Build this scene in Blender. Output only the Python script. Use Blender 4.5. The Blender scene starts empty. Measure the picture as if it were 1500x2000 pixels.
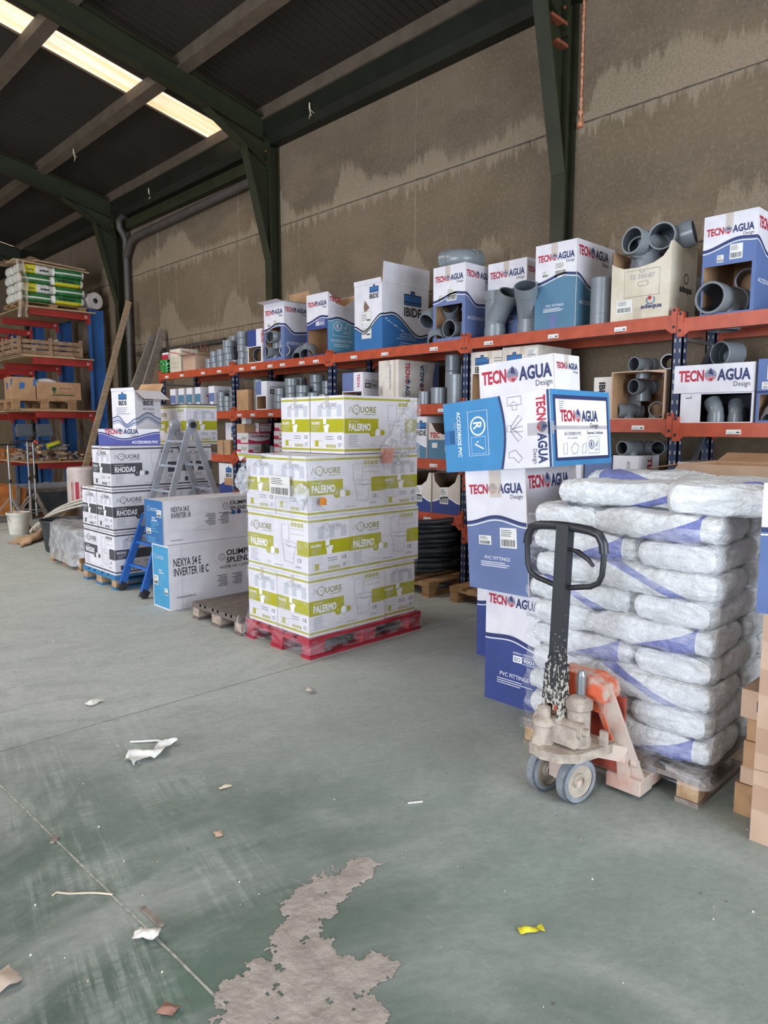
import bpy, math, random
from mathutils import Vector, Matrix, noise
from mathutils.geometry import tessellate_polygon
random.seed(7)
SC = bpy.context.scene
COL = SC.collection
PI = math.pi
R = math.radians

# ------------------------------------------------------------------ camera, light, exposure
cam = bpy.data.objects.new('camera', bpy.data.cameras.new('camera'))
COL.objects.link(cam)
cam.location = (0, 0, 1.6)
cam.rotation_euler = (R(90 - 6.825), 0, R(-44.02))
cam.data.sensor_fit = 'HORIZONTAL'
cam.data.sensor_width = 36
cam.data.lens = 36 * 1387 / 1500
cam.data.clip_start = 0.05
cam.data.clip_end = 200
SC.camera = cam
SC.view_settings.view_transform = 'Standard'
SC.view_settings.look = 'None'
SC.view_settings.exposure = 0.0
SC.view_settings.gamma = 1.0
SC.view_settings.use_curve_mapping = False

world = bpy.data.worlds.new('sky')
SC.world = world
world.use_nodes = True
bg = world.node_tree.nodes['Background']
bg.inputs[0].default_value = (0.80, 0.88, 1.0, 1)
bg.inputs[1].default_value = 1.0

def area(name, loc, rot, sx, sy, power, col):
    l = bpy.data.lights.new(name, 'AREA')
    l.shape = 'RECTANGLE'
    l.size = sx
    l.size_y = sy
    l.energy = power
    l.color = col
    o = bpy.data.objects.new(name, l)
    o.location = loc
    o.rotation_euler = rot
    COL.objects.link(o)
    return o
# daylight through the big open door in the wall behind the camera and the one in the left wall
area('door_daylight', (1.8, -5.85, 2.3), (R(90), 0, 0), 7.0, 4.4, 950, (0.80, 0.90, 1.0))
area('side_door_daylight', (-11.85, 2.5, 2.3), (R(90), 0, R(-90)), 10.0, 4.4, 2000, (0.80, 0.88, 1.0))

# daylight falling through the translucent roof-light strips
for nm, yc, xc, ln, pw in (('near', -.6, -2.2, 9.0, 260), ('middle', 9.7, -4.0, 12.0, 1050), ('far', 19.2, -3.0, 9.0, 500)):
    area('rooflight_daylight_' + nm, (xc, yc, 5.86 + .205 * (6.15 - xc) - .02), (0, R(11.6), 0), ln, .55, pw, (1.0, 0.95, 0.87))

# ------------------------------------------------------------------ materials
def lin(h):
    c = [int(h[i:i + 2], 16) / 255 for i in (0, 2, 4)]
    return tuple(x / 12.92 if x <= .04045 else ((x + .055) / 1.055) ** 2.4 for x in c)

class NT:
    def __init__(s, name):
        s.m = bpy.data.materials.new(name)
        s.m.use_nodes = True
        s.t = s.m.node_tree
        s.b = s.t.nodes['Principled BSDF']
        s.out = s.t.nodes['Material Output']
    def n(s, typ, **kw):
        nd = s.t.nodes.new(typ)
        for k, v in kw.items():
            if k[0] == '_':
                setattr(nd, k[1:], v)
            else:
                nd.inputs[k.replace('__', ' ')].default_value = v
        return nd
    def l(s, a, b):
        s.t.links.new(a, b)
    def obj(s, scale=(1, 1, 1), rot=None):
        """object coordinates turned by rot, then stretched by scale"""
        v = s.n('ShaderNodeTexCoord').outputs['Object']
        for key, val in (('Rotation', rot), ('Scale', scale)):
            if val:
                mp = s.n('ShaderNodeMapping')
                mp.inputs[key].default_value = val
                s.l(v, mp.inputs['Vector'])
                v = mp.outputs[0]
        return v
    def noise(s, vec, scale, detail=4, rough=.55, dist=0):
        nd = s.n('ShaderNodeTexNoise', Scale=scale, Detail=detail, Roughness=rough, Distortion=dist)
        s.l(vec, nd.inputs['Vector'])
        return nd.outputs[0]
    def rng(s, v, a, b, c=0., d=1., smooth=True):
        nd = s.n('ShaderNodeMapRange')
        nd.interpolation_type = 'SMOOTHSTEP' if smooth else 'LINEAR'
        for i, x in zip((1, 2, 3, 4), (a, b, c, d)):
            nd.inputs[i].default_value = x
        s.l(v, nd.inputs[0])
        return nd.outputs[0]
    def math(s, op, a, b=None):
        nd = s.n('ShaderNodeMath', _operation=op)
        for i, x in enumerate((a, b)):
            if x is None:
                continue
            if isinstance(x, (int, float)):
                nd.inputs[i].default_value = x
            else:
                s.l(x, nd.inputs[i])
        return nd.outputs[0]
    def mix(s, f, a, b):
        nd = s.n('ShaderNodeMix', _data_type='RGBA')
        for i, x in ((0, f), (6, a), (7, b)):
            if isinstance(x, (int, float)):
                nd.inputs[i].default_value = x
            elif isinstance(x, tuple):
                nd.inputs[i].default_value = (*x, 1)
            else:
                s.l(x, nd.inputs[i])
        return nd.outputs[2]
    def sep(s, v):
        nd = s.n('ShaderNodeSeparateXYZ')
        s.l(v, nd.inputs[0])
        return nd.outputs
    def bump(s, h, strength=.3, dist=.01):
        nd = s.n('ShaderNodeBump', Strength=strength, Distance=dist)
        s.l(h, nd.inputs['Height'])
        s.l(nd.outputs[0], s.b.inputs['Normal'])
    def set(s, col, rough=.6, metal=0, spec=.5):
        if isinstance(col, tuple):
            s.b.inputs['Base Color'].default_value = (*col, 1)
        else:
            s.l(col, s.b.inputs['Base Color'])
        s.b.inputs['Roughness'].default_value = rough
        s.b.inputs['Metallic'].default_value = metal
        s.b.inputs['Specular IOR Level'].default_value = spec
        return s.m

M = {}
def mat(name, a, b=None, rough=.6, metal=0, scale=5, lo=.35, hi=.65, bump=0, bscale=60, vec=(1, 1, 1), spec=.4, detail=5):
    """a and b are hex colours mixed by noise: paint and dust, light and dark fibres"""
    t = NT(name)
    a = lin(a)
    b = lin(b) if b else tuple(x * .86 for x in a)
    v = t.obj(vec)
    f = t.rng(t.noise(v, scale, detail), lo, hi)
    if bump:
        t.bump(t.noise(v, bscale, 3), bump)
    M[name] = t.set(t.mix(f, a, b), rough, metal, spec)
    return M[name]

mat('white_card', 'd8d5db', 'cdc9d0', rough=.55)
mat('cream_card', 'cfc5b4', 'bfb4a0', rough=.7)
mat('dirty_white_card', 'd4cbc2', 'c0b5aa', rough=.7)
mat('brown_card', 'b08a68', 'a07b5a', rough=.8, bump=.05)
mat('tan_card', 'b99c86', 'b0927b', rough=.75)
mat('tan_tape', 'ab8c76', 'a4856f', rough=.35)
mat('dark_card', '7d6553', '6a5544', rough=.85)
mat('ink_red', 'b3243c', 'a52037')
mat('ink_navy', '2c3562', '29315a')
mat('ink_blue', '566c9e', '516796')
mat('ink_slate', '61709a', '5b6991')
mat('ink_teal', '4f7690', '4a6f88')
mat('ink_deep_blue', '34427e', '303d76')
mat('ink_violet', '52559a', '4d5092')
mat('ink_sky', '3d82b4', '3a7cac', rough=.5)
mat('ink_cyan', '4490b8', '408ab0', rough=.5)
mat('ink_royal', '32689e', '2f6296', rough=.5)
mat('ink_lightblue', '5a98b8', '5491b0')
mat('ink_black', '25262b', '1f2024')
mat('ink_grey', '4a4b52', '44454b')
mat('ink_midgrey', '8e8f97', '86878f')
mat('ink_faint', 'b9bac2', 'b3b4bc')
mat('ink_line', '9a9aa4', '92929c')
mat('ink_olive', 'a8a418', 'a09c16', rough=.5)
mat('ink_darkolive', '86831f', '7f7c1d', rough=.5)
mat('ink_pink', 'c2355f', 'b83058')
mat('ink_white', 'e8e6ea', 'e0dee2')
mat('ink_green', '2c7a4a', '286f44')
mat('ink_darkgreen', '1e4d2c', '1b4628')
mat('ink_yellow', 'cdc02a', 'c4b728')
mat('tape_clear', 'd2c4b2', 'cabba8', rough=.25)
mat('sticker', 'dcdad6', 'd2d0cb', rough=.4)
mat('pvc_grey', '7c8186', '767b80', rough=.28, spec=.5)
mat('pvc_bore_shade', '4b5055', '464b50', rough=.4)  # bores darker than the outside: their shade is put into the colour
mat('pvc_dark', '4a5058', '454a52', rough=.35)
mat('pvc_white', 'c6c2b6', 'bbb7aa', rough=.4)
mat('orange_steel', 'b04d31', 'a1432a', rough=.42, scale=9, spec=.5)
mat('red_steel', 'a83028', '932a22', rough=.45, scale=4)
mat('navy_steel', '2b3655', '263049', rough=.4)
mat('blue_steel', '2f5a94', '29507f', rough=.45, scale=3)
mat('deck_board', 'a9a4a2', '9a9593', rough=.7)
mat('galvanised', '9fa3a6', '8b8f92', rough=.35, metal=.7)
mat('green_steel', '2b2c1a', '232513', rough=.55, scale=3, bump=.03)
mat('gutter_steel', '1b1c12', '15160e', rough=.55, scale=3)
mat('chip_red', '8f6a5c', '7d5a4d', rough=.85)
mat('chip_pale', 'b8a69a', 'a99789', rough=.8)
mat('rust_primer', '8a4a30', '6d3b28', rough=.7, scale=12)
mat('sealant', 'a4613f', 'c08f73', rough=.8, scale=30)
mat('purlin_steel', '5e5144', '53473b', rough=.6)
mat('pipe_grey', '4c4542', '443d3a', rough=.45)
mat('raw_wood', 'b59a78', 'a08563', rough=.75, scale=6, vec=(1, 1, 8))
mat('old_wood', '8a7f76', '746a62', rough=.85, scale=7, vec=(1, 6, 6), bump=.1)
mat('pallet_wood', 'a07c58', '8a6a4a', rough=.85, scale=8, bump=.1)
mat('block_wood', 'b39676', '98795a', rough=.9, scale=22, bump=.2)
mat('grey_wood', '726863', '5b524e', rough=.85, scale=8, vec=(2, 9, 9), bump=.12)
mat('grey_block', 'a8978a', '8f7d70', rough=.9, scale=20, bump=.15)
mat('red_paint', 'a82434', '8c2030', rough=.55, scale=8)
mat('blue_paint', '2d6c9c', '3a789f', rough=.6, scale=8)
mat('aluminium', 'b4b8c0', 'a4a8b0', rough=.35, metal=.55)
mat('ladder_blue', '2d66b8', '2a5fae', rough=.4)
mat('rubber', '2a2a2d', '343437', rough=.7)
mat('black_plastic', '222227', '2c2c31', rough=.35)
mat('jack_orange', 'c85a38', 'b3a294', rough=.6, scale=10, lo=.44, hi=.62, bump=.05)
mat('jack_dusty', 'b9a89c', 'b88a78', rough=.85, scale=7, lo=.45, hi=.75, bump=.1)
mat('jack_cement', 'b0a396', '8f8277', rough=.95, scale=16, bump=.35)
mat('jack_red', 'a84534', '8f4434', rough=.7, scale=6)
mat('tyre_grey', '84888d', '73777b', rough=.7, scale=20)
mat('wheel_hub', 'b6ab9c', 'a09486', rough=.8, scale=14)
mat('tyre_edge', '3f434a', '565b62', rough=.75, scale=30)
mat('black_hose', '24272c', '2c2f34', rough=.42)
mat('bucket_white', 'c9c5ba', 'b3ada0', rough=.6, scale=5)
mat('tarp', 'a98a6c', '8f745a', rough=.85, scale=4, bump=.1)
mat('black_bin', '2e3236', '373b3f', rough=.5)
mat('yellow_plastic', 'c79a32', 'b88c2c', rough=.5)
mat('orange_plastic', 'b0662c', '8d5226', rough=.6)
mat('magenta_cloth', 'b8366e', 'a02f60', rough=.7)
mat('red_cloth', '9c2638', '842030', rough=.7)
mat('lamp_housing', '4a4a50', '56565c', rough=.5)
mat('green_plastic', '35a04a', '2f9143', rough=.5)
mat('dirt_grey', '6e655e', '574f49', rough=.95, scale=9, bump=.4)
mat('crate_wood', '95775c', '7b604a', rough=.85, scale=8)
mat('insulation', 'cbbfba', 'bcaeaa', rough=.4, scale=4)
mat('paper', 'd8d3cd', 'c8c2bb', rough=.7)
mat('ink_paleorange', 'd9a08e', 'd0968a')
mat('ink_orange', 'dd8a2c', 'd0802a')
mat('tape_grey', 'b7b2b4', 'b0abad', rough=.25)
mat('plank_wood', 'a28b70', '8a745b', rough=.8, scale=6, vec=(2, 2, 6))
mat('tuft', 'cbbda6', 'b5a78f', rough=.9)

for k in ('tape_clear', 'tape_grey'):      # packing tape lets the print show through
    M[k].node_tree.nodes['Principled BSDF'].inputs['Alpha'].default_value = .5

def film_mat(name, lo, hi, scale, vec, rough=.18, tint='e6e6ec', flo=.38, fhi=.68):
    t = NT(name)
    v = t.obj(vec)
    nz = t.noise(v, scale, 6, .65, .6)
    fac = t.rng(nz, flo, fhi, lo, hi)
    t.set(lin(tint), rough, 0, .8)
    t.bump(t.noise(v, scale * 2.2, 5, .6, .8), .55, .02)
    tr = t.n('ShaderNodeBsdfTransparent')
    mx = t.n('ShaderNodeMixShader')
    t.l(fac, mx.inputs[0])
    t.l(tr.outputs[0], mx.inputs[1])
    t.l(t.b.outputs[0], mx.inputs[2])
    t.l(mx.outputs[0], t.out.inputs[0])
    M[name] = t.m
film_mat('stretch_film', .02, .22, 6, (1, 1, 3))
film_mat('sack_film', .02, .34, 5, (1, 1, 4))
film_mat('bubble_film', .22, .66, 26, (1, 1, 1), .15)
film_mat('grey_film', .45, .9, 7, (1, 1, 1), .2, 'b0b0b2')
film_mat('hanging_film', .3, .75, 9, (1, 1, .4), .25, 'a8937e')

# black paint chipped to bare pale metal, more and more towards the floor
t = NT('black_paint')
o = t.obj()
thr = t.rng(t.sep(o)[2], .28, .85, .40, .70, False)
chip = t.rng(t.math('SUBTRACT', t.noise(t.obj((1, 1, .6)), 75, 5, .7), thr), -.02, .03)
M['black_paint'] = t.set(t.mix(chip, lin('1b1c20'), lin('b0a89e')), .45, 0, .5)
M['black_paint_worn'] = M['black_paint']

# white sack with a slanting blue band printed round it
def sack_mat(name, k, c0, c1, c2=None, c3=None):
    t = NT(name)
    o = t.obj()
    x, y, z = t.sep(o)[:3]
    s = t.math('ADD', t.math('MULTIPLY', z, k), t.math('MULTIPLY', y, .55))
    s = t.math('ADD', x, s)
    a = t.math('MULTIPLY', t.math('GREATER_THAN', s, c0), t.math('LESS_THAN', s, c1))
    if c2 is not None:
        b = t.math('MULTIPLY', t.math('GREATER_THAN', s, c2), t.math('LESS_THAN', s, c3))
        a = t.math('MAXIMUM', a, b)
    # white ends stay unprinted
    a = t.math('MULTIPLY', a, t.math('LESS_THAN', t.math('ABSOLUTE', x), .22))
    t.bump(t.math('ADD', t.noise(t.obj((1, .35, 1), (0, 0, R(12))), 30, 5, .65, 1.2), t.math('MULTIPLY', t.noise(t.obj((.4, 1, .6)), 16, 4, .6, 1.0), .8)), .85, .022)
    base = t.mix(t.rng(t.noise(o, 8), .3, .7), lin('dadadb'), lin('cdced0'))
    M[name] = t.set(t.mix(a, base, lin('727ab4')), .34, 0, .6)
sack_mat('sack_wedge', -2.6, -.215, 9)
sack_mat('sack_band', 2.6, .03, .12)
sack_mat('sack_plain', 0, 3, 4)

# ------------------------------------------------------------------ mesh building
class MB:
    def __init__(s, X=None):
        s.v, s.f, s.m, s.sm, s.mats, s.X = [], [], [], [], [], X
    def mi(s, mt):
        if mt not in s.mats:
            s.mats.append(mt)
        return s.mats.index(mt)
    def add(s, vs, fs, mt, smooth=False):
        o = len(s.v)
        s.v += [tuple(p) for p in vs]
        k = s.mi(mt)
        for f in fs:
            s.f.append([i + o for i in f])
            s.m.append(k)
            s.sm.append(smooth)
        return s
    def box(s, x0, y0, z0, x1, y1, z1, mt, T=None):
        p = [Vector((x, y, z)) for x in (x0, x1) for y in (y0, y1) for z in (z0, z1)]
        if T:
            p = [T @ q for q in p]
        return s.add(p, [(0, 1, 3, 2), (4, 6, 7, 5), (0, 4, 5, 1), (2, 3, 7, 6), (0, 2, 6, 4), (1, 5, 7, 3)], mt)
    def bar(s, a, b, w, h, mt, up=(0, 0, 1), taper=1):
        """rectangular bar from a to b; w across, h along up"""
        a, b = Vector(a), Vector(b)
        d = (b - a).normalized()
        u = Vector(up)
        sd = d.cross(u)
        if sd.length < 1e-4:
            sd = d.cross(Vector((1, 0, 0)))
        sd.normalize()
        u = sd.cross(d)
        p = []
        for c, k in ((a, 1), (b, taper)):
            for i, j in ((-1, -1), (1, -1), (1, 1), (-1, 1)):
                p.append(c + sd * i * w / 2 * k + u * j * h / 2 * k)
        return s.add(p, [(0, 1, 2, 3), (7, 6, 5, 4), (0, 4, 5, 1), (1, 5, 6, 2), (2, 6, 7, 3), (3, 7, 4, 0)], mt)
    def tube(s, pts, r, mt, n=12, closed=False, rr=None):
        pts = [Vector(p) for p in pts]
        N = len(pts)
        vs, fs = [], []
        pu = None
        for i, p in enumerate(pts):
            if closed:
                d = (pts[(i + 1) % N] - pts[i - 1]).normalized()
            else:
                d = (pts[min(i + 1, N - 1)] - pts[max(i - 1, 0)]).normalized()
            if pu is None:
                pu = d.orthogonal().normalized()
            pu = (pu - d * pu.dot(d)).normalized()
            w = d.cross(pu)
            q = rr[i] if rr else r
            for k in range(n):
                a = 2 * PI * k / n
                vs.append(p + (pu * math.cos(a) + w * math.sin(a)) * q)
        for i in range(N if closed else N - 1):
            j = (i + 1) % N
            for k in range(n):
                fs.append((i * n + k, i * n + (k + 1) % n, j * n + (k + 1) % n, j * n + k))
        s.add(vs, fs, mt, True)
        if not closed:
            s.add(vs[:n], [tuple(range(n))[::-1]], mt)
            s.add(vs[-n:], [tuple(range(n))], mt)
        return s
    def lathe(s, prof, mt, n=24, T=None, mfun=None):
        vs = []
        for r, z in prof:
            for k in range(n):
                a = 2 * PI * k / n
                p = Vector((r * math.cos(a), r * math.sin(a), z))
                vs.append(T @ p if T else p)
        for i in range(len(prof) - 1):
            fs = [(k, (k + 1) % n, n + (k + 1) % n, n + k) for k in range(n)]
            s.add(vs[i * n:(i + 2) * n], fs, mfun(i) if mfun else mt, True)
        return s
    def prism(s, pts, axis, a, b, mt):
        """polygon pts (2d) extruded along axis from a to b"""
        def P(q, t):
            return {'x': (t, q[0], q[1]), 'y': (q[0], t, q[1]), 'z': (q[0], q[1], t)}[axis]
        n = len(pts)
        v = [P(q, a) for q in pts] + [P(q, b) for q in pts]
        fs = [(i, (i + 1) % n, n + (i + 1) % n, n + i) for i in range(n)]
        s.add(v, fs, mt)
        tr = tessellate_polygon([[Vector((q[0], q[1], 0)) for q in pts]])
        s.add(v[:n], [tuple(t) for t in tr], mt)
        s.add(v[n:], [tuple(t) for t in tr], mt)
        return s
    def grid(s, nu, nv, fn, mt, smooth=True, closed_u=False):
        vs = [fn(i / nu, j / nv) for j in range(nv + 1) for i in range(nu + 1)]
        fs = [(j * (nu + 1) + i, j * (nu + 1) + i + 1, (j + 1) * (nu + 1) + i + 1, (j + 1) * (nu + 1) + i)
              for j in range(nv) for i in range(nu)]
        return s.add(vs, fs, mt, smooth)
    def mesh(s, name):
        me = bpy.data.meshes.new(name)
        vs = [tuple(s.X(Vector(p))) for p in s.v] if s.X else s.v
        me.from_pydata(vs, [], s.f)
        for mt in s.mats:
            me.materials.append(M[mt])
        me.polygons.foreach_set('material_index', s.m)
        me.polygons.foreach_set('use_smooth', s.sm)
        me.update()
        return me

def link(name, data, parent=None):
    o = bpy.data.objects.new(name, data)
    COL.objects.link(o)
    if parent:
        o.parent = parent
    return o
def part(name, mb, parent, label=None):
    o = link(name, mb.mesh(name) if isinstance(mb, MB) else mb, parent)
    if label:
        o['label'] = label
    return o
LABELS = {}
def tag(o, label, cat, group=None):
    if label in LABELS and LABELS[label] != group:
        print('DUPLICATE LABEL', label)
    LABELS[label] = group or label
    o['label'] = label
    o['category'] = cat
    if group:
        o['group'] = group
    return o
def thing(name, label, cat, loc=(0, 0, 0), rz=0, group=None, rot=None):
    o = link(name, None)
    o.empty_display_size = .1
    o.location = loc
    o.rotation_euler = rot or (0, 0, rz)
    return tag(o, label, cat, group)
def single(name, mb, label, cat, loc=(0, 0, 0), rz=0, group=None, rot=None):
    o = link(name, mb.mesh(name) if isinstance(mb, MB) else mb)
    o.location = loc
    o.rotation_euler = rot or (0, 0, rz)
    return tag(o, label, cat, group)
def dup(src, loc, rot, label, group=None, scale=None):
    r = src.copy()
    COL.objects.link(r)
    r.location = loc
    r.rotation_euler = rot
    if scale:
        r.scale = scale
    for ch in list(src.children):
        c = ch.copy()
        COL.objects.link(c)
        c.parent = r
        for g in ch.children:
            d = g.copy()
            COL.objects.link(d)
            d.parent = c
    return tag(r, label, r['category'], group)
def struct(name, mb):
    o = link(name, mb.mesh(name))
    o['kind'] = 'structure'
    return o
def bevel(o, w, seg=2):
    m = o.modifiers.new('bevel', 'BEVEL')
    m.width = w
    m.segments = seg
    m.limit_method = 'ANGLE'
    return o
def arc(cx, cy, r, a0, a1, n=12):
    return [(cx + r * math.cos(a0 + (a1 - a0) * i / n), cy + r * math.sin(a0 + (a1 - a0) * i / n)) for i in range(n + 1)]

# ------------------------------------------------------------------ the hall
WX = 6.15            # inner face of the panel wall
def build_hall():
    # floor
    t = NT('green_floor')
    o = t.obj()
    base = t.mix(t.rng(t.noise(o, 1.3, 6, .6), .35, .65), lin('47574c'), lin('5c6b62'))
    # worn green patches and dusty grey ones
    base = t.mix(t.rng(t.noise(o, .55, 5, .62, .5), .50, .66), base, lin('56705f'))
    dust = t.rng(t.noise(o, .42, 6, .65, .8), .42, .62)
    far = t.rng(t.math('ADD', t.math('ADD', t.sep(o)[1], t.math('MULTIPLY', t.sep(o)[0], .35)), t.math('MULTIPLY', t.noise(o, .8, 5), 2.0)), 3.6, 6.0)  # dust on the far floor, also carrying brightness painted in with distance
    far = t.math('MULTIPLY', far, t.rng(t.noise(t.obj((1, 2.2, 1), (0, 0, R(18))), 2.6, 8, .7, .8), .30, .62, .55, .92))
    dust = t.math('MAXIMUM', t.math('MULTIPLY', dust, .58), far)
    base = t.mix(dust, base, lin('b4b4b3'))
    # scuffs swept in two directions and fork-truck tread tracks
    brk = t.rng(t.noise(o, 1.7, 5), .42, .66)
    sc = t.rng(t.noise(t.obj((1.6, 6, 1), (0, 0, R(35))), 3.4, 8, .75, 1.6), .50, .74)
    base = t.mix(t.math('MULTIPLY', t.math('MULTIPLY', sc, brk), .24), base, lin('b4b8b4'))
    brk = t.rng(t.noise(o, 1.1, 5), .40, .62)
    sc = t.rng(t.noise(t.obj((7, 1.6, 1), (0, 0, R(-14))), 3.2, 8, .75, 1.4), .50, .74)
    base = t.mix(t.math('MULTIPLY', t.math('MULTIPLY', sc, brk), .24), base, lin('a9b4ae'))
    blot = t.rng(t.noise(o, 3.2, 9, .72, .6), .50, .68)
    base = t.mix(t.math('MULTIPLY', blot, .20), base, lin('a4aaa6'))
    # tyre tread tracks running down the left of the hall
    rv = t.obj((1, 1, 1), (0, 0, R(12)))
    xr = t.sep(rv)[0]
    tread = t.rng(t.noise(t.obj((17, 1.0, 1), (0, 0, R(12))), 1.9, 5, .65, .15), .44, .60)
    cross = t.rng(t.noise(t.obj((2, 24, 1), (0, 0, R(12))), 1.8, 3, .6, .2), .35, .6, .35, 1)
    for (xc, wd) in ((.30, .20), (.78, .16)):
        band = t.rng(t.math('ABSOLUTE', t.math('SUBTRACT', xr, xc)), wd * .6, wd * 1.25, 1, 0)
        tr = t.math('MULTIPLY', t.math('MULTIPLY', band, tread), cross)
        tr = t.math('MULTIPLY', tr, t.rng(t.noise(o, 2.2, 5), .38, .60))
        base = t.mix(t.math('MULTIPLY', tr, .38), base, lin('b4bab4'))
    # dust beside the goods, plus brightness painted into the floor towards the right
    rd = t.rng(t.math('ADD', t.sep(o)[0], t.math('MULTIPLY', t.noise(o, 1.6, 7, .7), 1.2)), 1.5, 2.9)
    base = t.mix(t.math('MULTIPLY', rd, .42), base, lin('b0b4b0'))
    sp = t.rng(t.noise(o, 70, 3), .70, .75)
    base = t.mix(t.math('MULTIPLY', sp, .5), base, lin('c9c6c0'))
    grain = t.rng(t.noise(t.obj((1, 1.7, 1), (0, 0, R(30))), 22, 8, .75, .6), .40, .62)
    base = t.mix(t.math('MULTIPLY', grain, .22), base, lin('5d6660'))
    dk = t.rng(t.noise(o, 2.4, 6, .7), .60, .8)
    base = t.mix(t.math('MULTIPLY', dk, .35), base, lin('56655e'))
    t.bump(t.noise(o, 55, 4), .12, .01)
    M['green_floor'] = t.set(base, .62, 0, .35)
    mb = MB()
    mb.box(-12, -6, -.2, 6.4, 25, 0, 'green_floor')
    struct('floor', mb)
    # saw-cut joints filled with dirt
    t = NT('joint_dirt')
    o = t.obj()
    M['joint_dirt'] = t.set(t.mix(t.rng(t.noise(o, 30, 4), .4, .6), lin('868780'), lin('a6a59b')), .95)
    mb = MB()
    def joint(a, b, w):
        d = Vector((b[0] - a[0], b[1] - a[1], 0))
        n = Vector((-d.y, d.x, 0)).normalized()
        k = int(d.length / .04)
        vs = []
        for i in range(k + 1):
            p = Vector((a[0], a[1], .002)) + d * (i / k) + n * (noise.noise(Vector((i * .31, a[0], 0))) * .004)
            q = w * (.65 + .6 * abs(noise.noise(Vector((i * .23, 5, a[1])))))
            vs += [p - n * q, p + n * q]
        mb.add(vs, [(2 * i, 2 * i + 1, 2 * i + 3, 2 * i + 2) for i in range(k)], 'joint_dirt')
    joint(J1[0], J1[1], .0055)
    joint(J2[0], J2[1], .0035)
    struct('trim_1', mb)
    # panel wall: concrete panels 1.24 m high, seam at each joint
    t = NT('concrete_wall')
    o = t.obj()
    x, y, z = t.sep(o)[:3]
    base = t.mix(t.rng(t.noise(o, 1.1, 6, .6), .3, .7), lin('796856'), lin('6b5c49'))
    base = t.mix(t.math('MULTIPLY', t.rng(t.noise(o, 26, 5, .65), .48, .68), .35), base, lin('928370'))
    # stippled dark damp bands, pale lime creeping up and down from each seam with ragged drips
    stip = t.rng(t.noise(o, 48, 4, .7), .44, .60)
    streak = t.noise(t.obj((1, 9, .8)), 1.7, 7, .72)
    for zs, sc, amt in ((4.39, .55, 1.0), (3.13, .8, .8)):
        d = t.math('SUBTRACT', z, zs)
        low = t.noise(t.obj((0, 1, 0)), sc, 3, .5)
        up = t.math('ADD', t.math('MULTIPLY', t.math('MAXIMUM', t.math('SUBTRACT', low, .47), 0.0), 3.2), .10)
        up = t.math('ADD', up, t.math('MULTIPLY', t.math('SUBTRACT', streak, .5), .55))
        dk = t.math('MULTIPLY', t.rng(d, .0, .15), t.rng(d, 1.1, .45))
        dk = t.math('MULTIPLY', dk, t.rng(t.noise(t.obj((1, .5, 1.3)), 1.3, 5, .6), .40, .58))
        base = t.mix(t.math('MULTIPLY', t.math('MULTIPLY', dk, t.math('ADD', t.math('MULTIPLY', stip, .55), .30)), .75 * amt), base, lin('4f463c'))
        m1 = t.math('MULTIPLY', t.rng(t.math('SUBTRACT', up, d), -.03, .07), t.math('GREATER_THAN', d, 0.0))
        dn = t.math('ADD', t.math('MULTIPLY', t.math('SUBTRACT', streak, .42), .75), .02)
        m2 = t.math('MULTIPLY', t.rng(t.math('ADD', dn, d), -.02, .05), t.math('LESS_THAN', d, 0.0))
        m_ = t.math('MULTIPLY', t.math('MAXIMUM', m1, m2), t.rng(stip, 0, 1, 1, .7))
        base = t.mix(t.math('MULTIPLY', m_, .55 * amt), base, lin('a3927c'))
    dr = t.rng(t.noise(t.obj((1, 7, .10)), 1.6, 4, .6), .66, .71)
    base = t.mix(t.math('MULTIPLY', dr, .45), base, lin('a59783'))
    fine = t.rng(t.noise(o, 60, 3, .7), .42, .62)
    base = t.mix(t.math('MULTIPLY', fine, .30), base, lin('5f5447'))
    t.bump(t.noise(o, 38, 6, .7), .35, .015)
    M['concrete_wall'] = t.set(base, .9, 0, .25)
    t = NT('seam_dark')
    M['seam_dark'] = t.set(t.mix(t.rng(t.noise(t.obj(), 20), .3, .7), lin('40382f'), lin('5d5347')), .95)
    mb = MB()
    random.seed(3)
    zs = [0, .66, 1.9, 3.13, 4.39, 5.62]
    for i in range(5):
        mb.box(WX, -6, zs[i] + .006, WX + .2, 25, zs[i + 1] - .006, 'concrete_wall')
    mb.box(WX + .012, -6, 0, WX + .19, 25, 6.1, 'seam_dark')
    # chipped lip of mortar along the seams
    for zz in (3.13, 4.39):
        k = 380
        mb.add([(WX - .0015, -2 + 27 * i / k, zz + sgn * (.006 + .009 * abs(noise.noise(Vector((i * .35, zz, sgn))))))
                for i in range(k + 1) for sgn in (-1, 1)],
               [(2 * i, 2 * i + 1, 2 * i + 3, 2 * i + 2) for i in range(k)], 'seam_dark')
    struct('wall_right', mb)
    # far, left and back walls with the open doors the daylight comes through
    mb = MB()
    mb.box(-12, 25, 0, 6.35, 25.2, 9.8, 'concrete_wall')
    struct('wall_far', mb)
    mb = MB()
    mb.box(-12.2, -6, 0, -12, -2.6, 9.8, 'concrete_wall')
    mb.box(-12.2, 7.6, 0, -12, 25, 9.8, 'concrete_wall')
    mb.box(-12.2, -2.6, 4.7, -12, 7.6, 9.8, 'concrete_wall')
    struct('wall_left', mb)
    mb = MB()
    mb.box(-12, -6.2, 0, -1.8, -6, 9.8, 'concrete_wall')
    mb.box(5.4, -6.2, 0, 6.35, -6, 9.8, 'concrete_wall')
    mb.box(-1.8, -6.2, 4.7, 5.4, -6, 9.8, 'concrete_wall')
    struct('wall_back', mb)
    # roof sheets, fluted along the slope
    t = NT('roof_sheet')
    o = t.obj()
    M['roof_sheet'] = t.set(t.mix(t.rng(t.noise(o, 1.2, 5), .3, .7), lin('2a2119'), lin('201913')), .65)
    SL = .205
    def rz(x):
        return 5.86 + SL * (WX - x)
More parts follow.
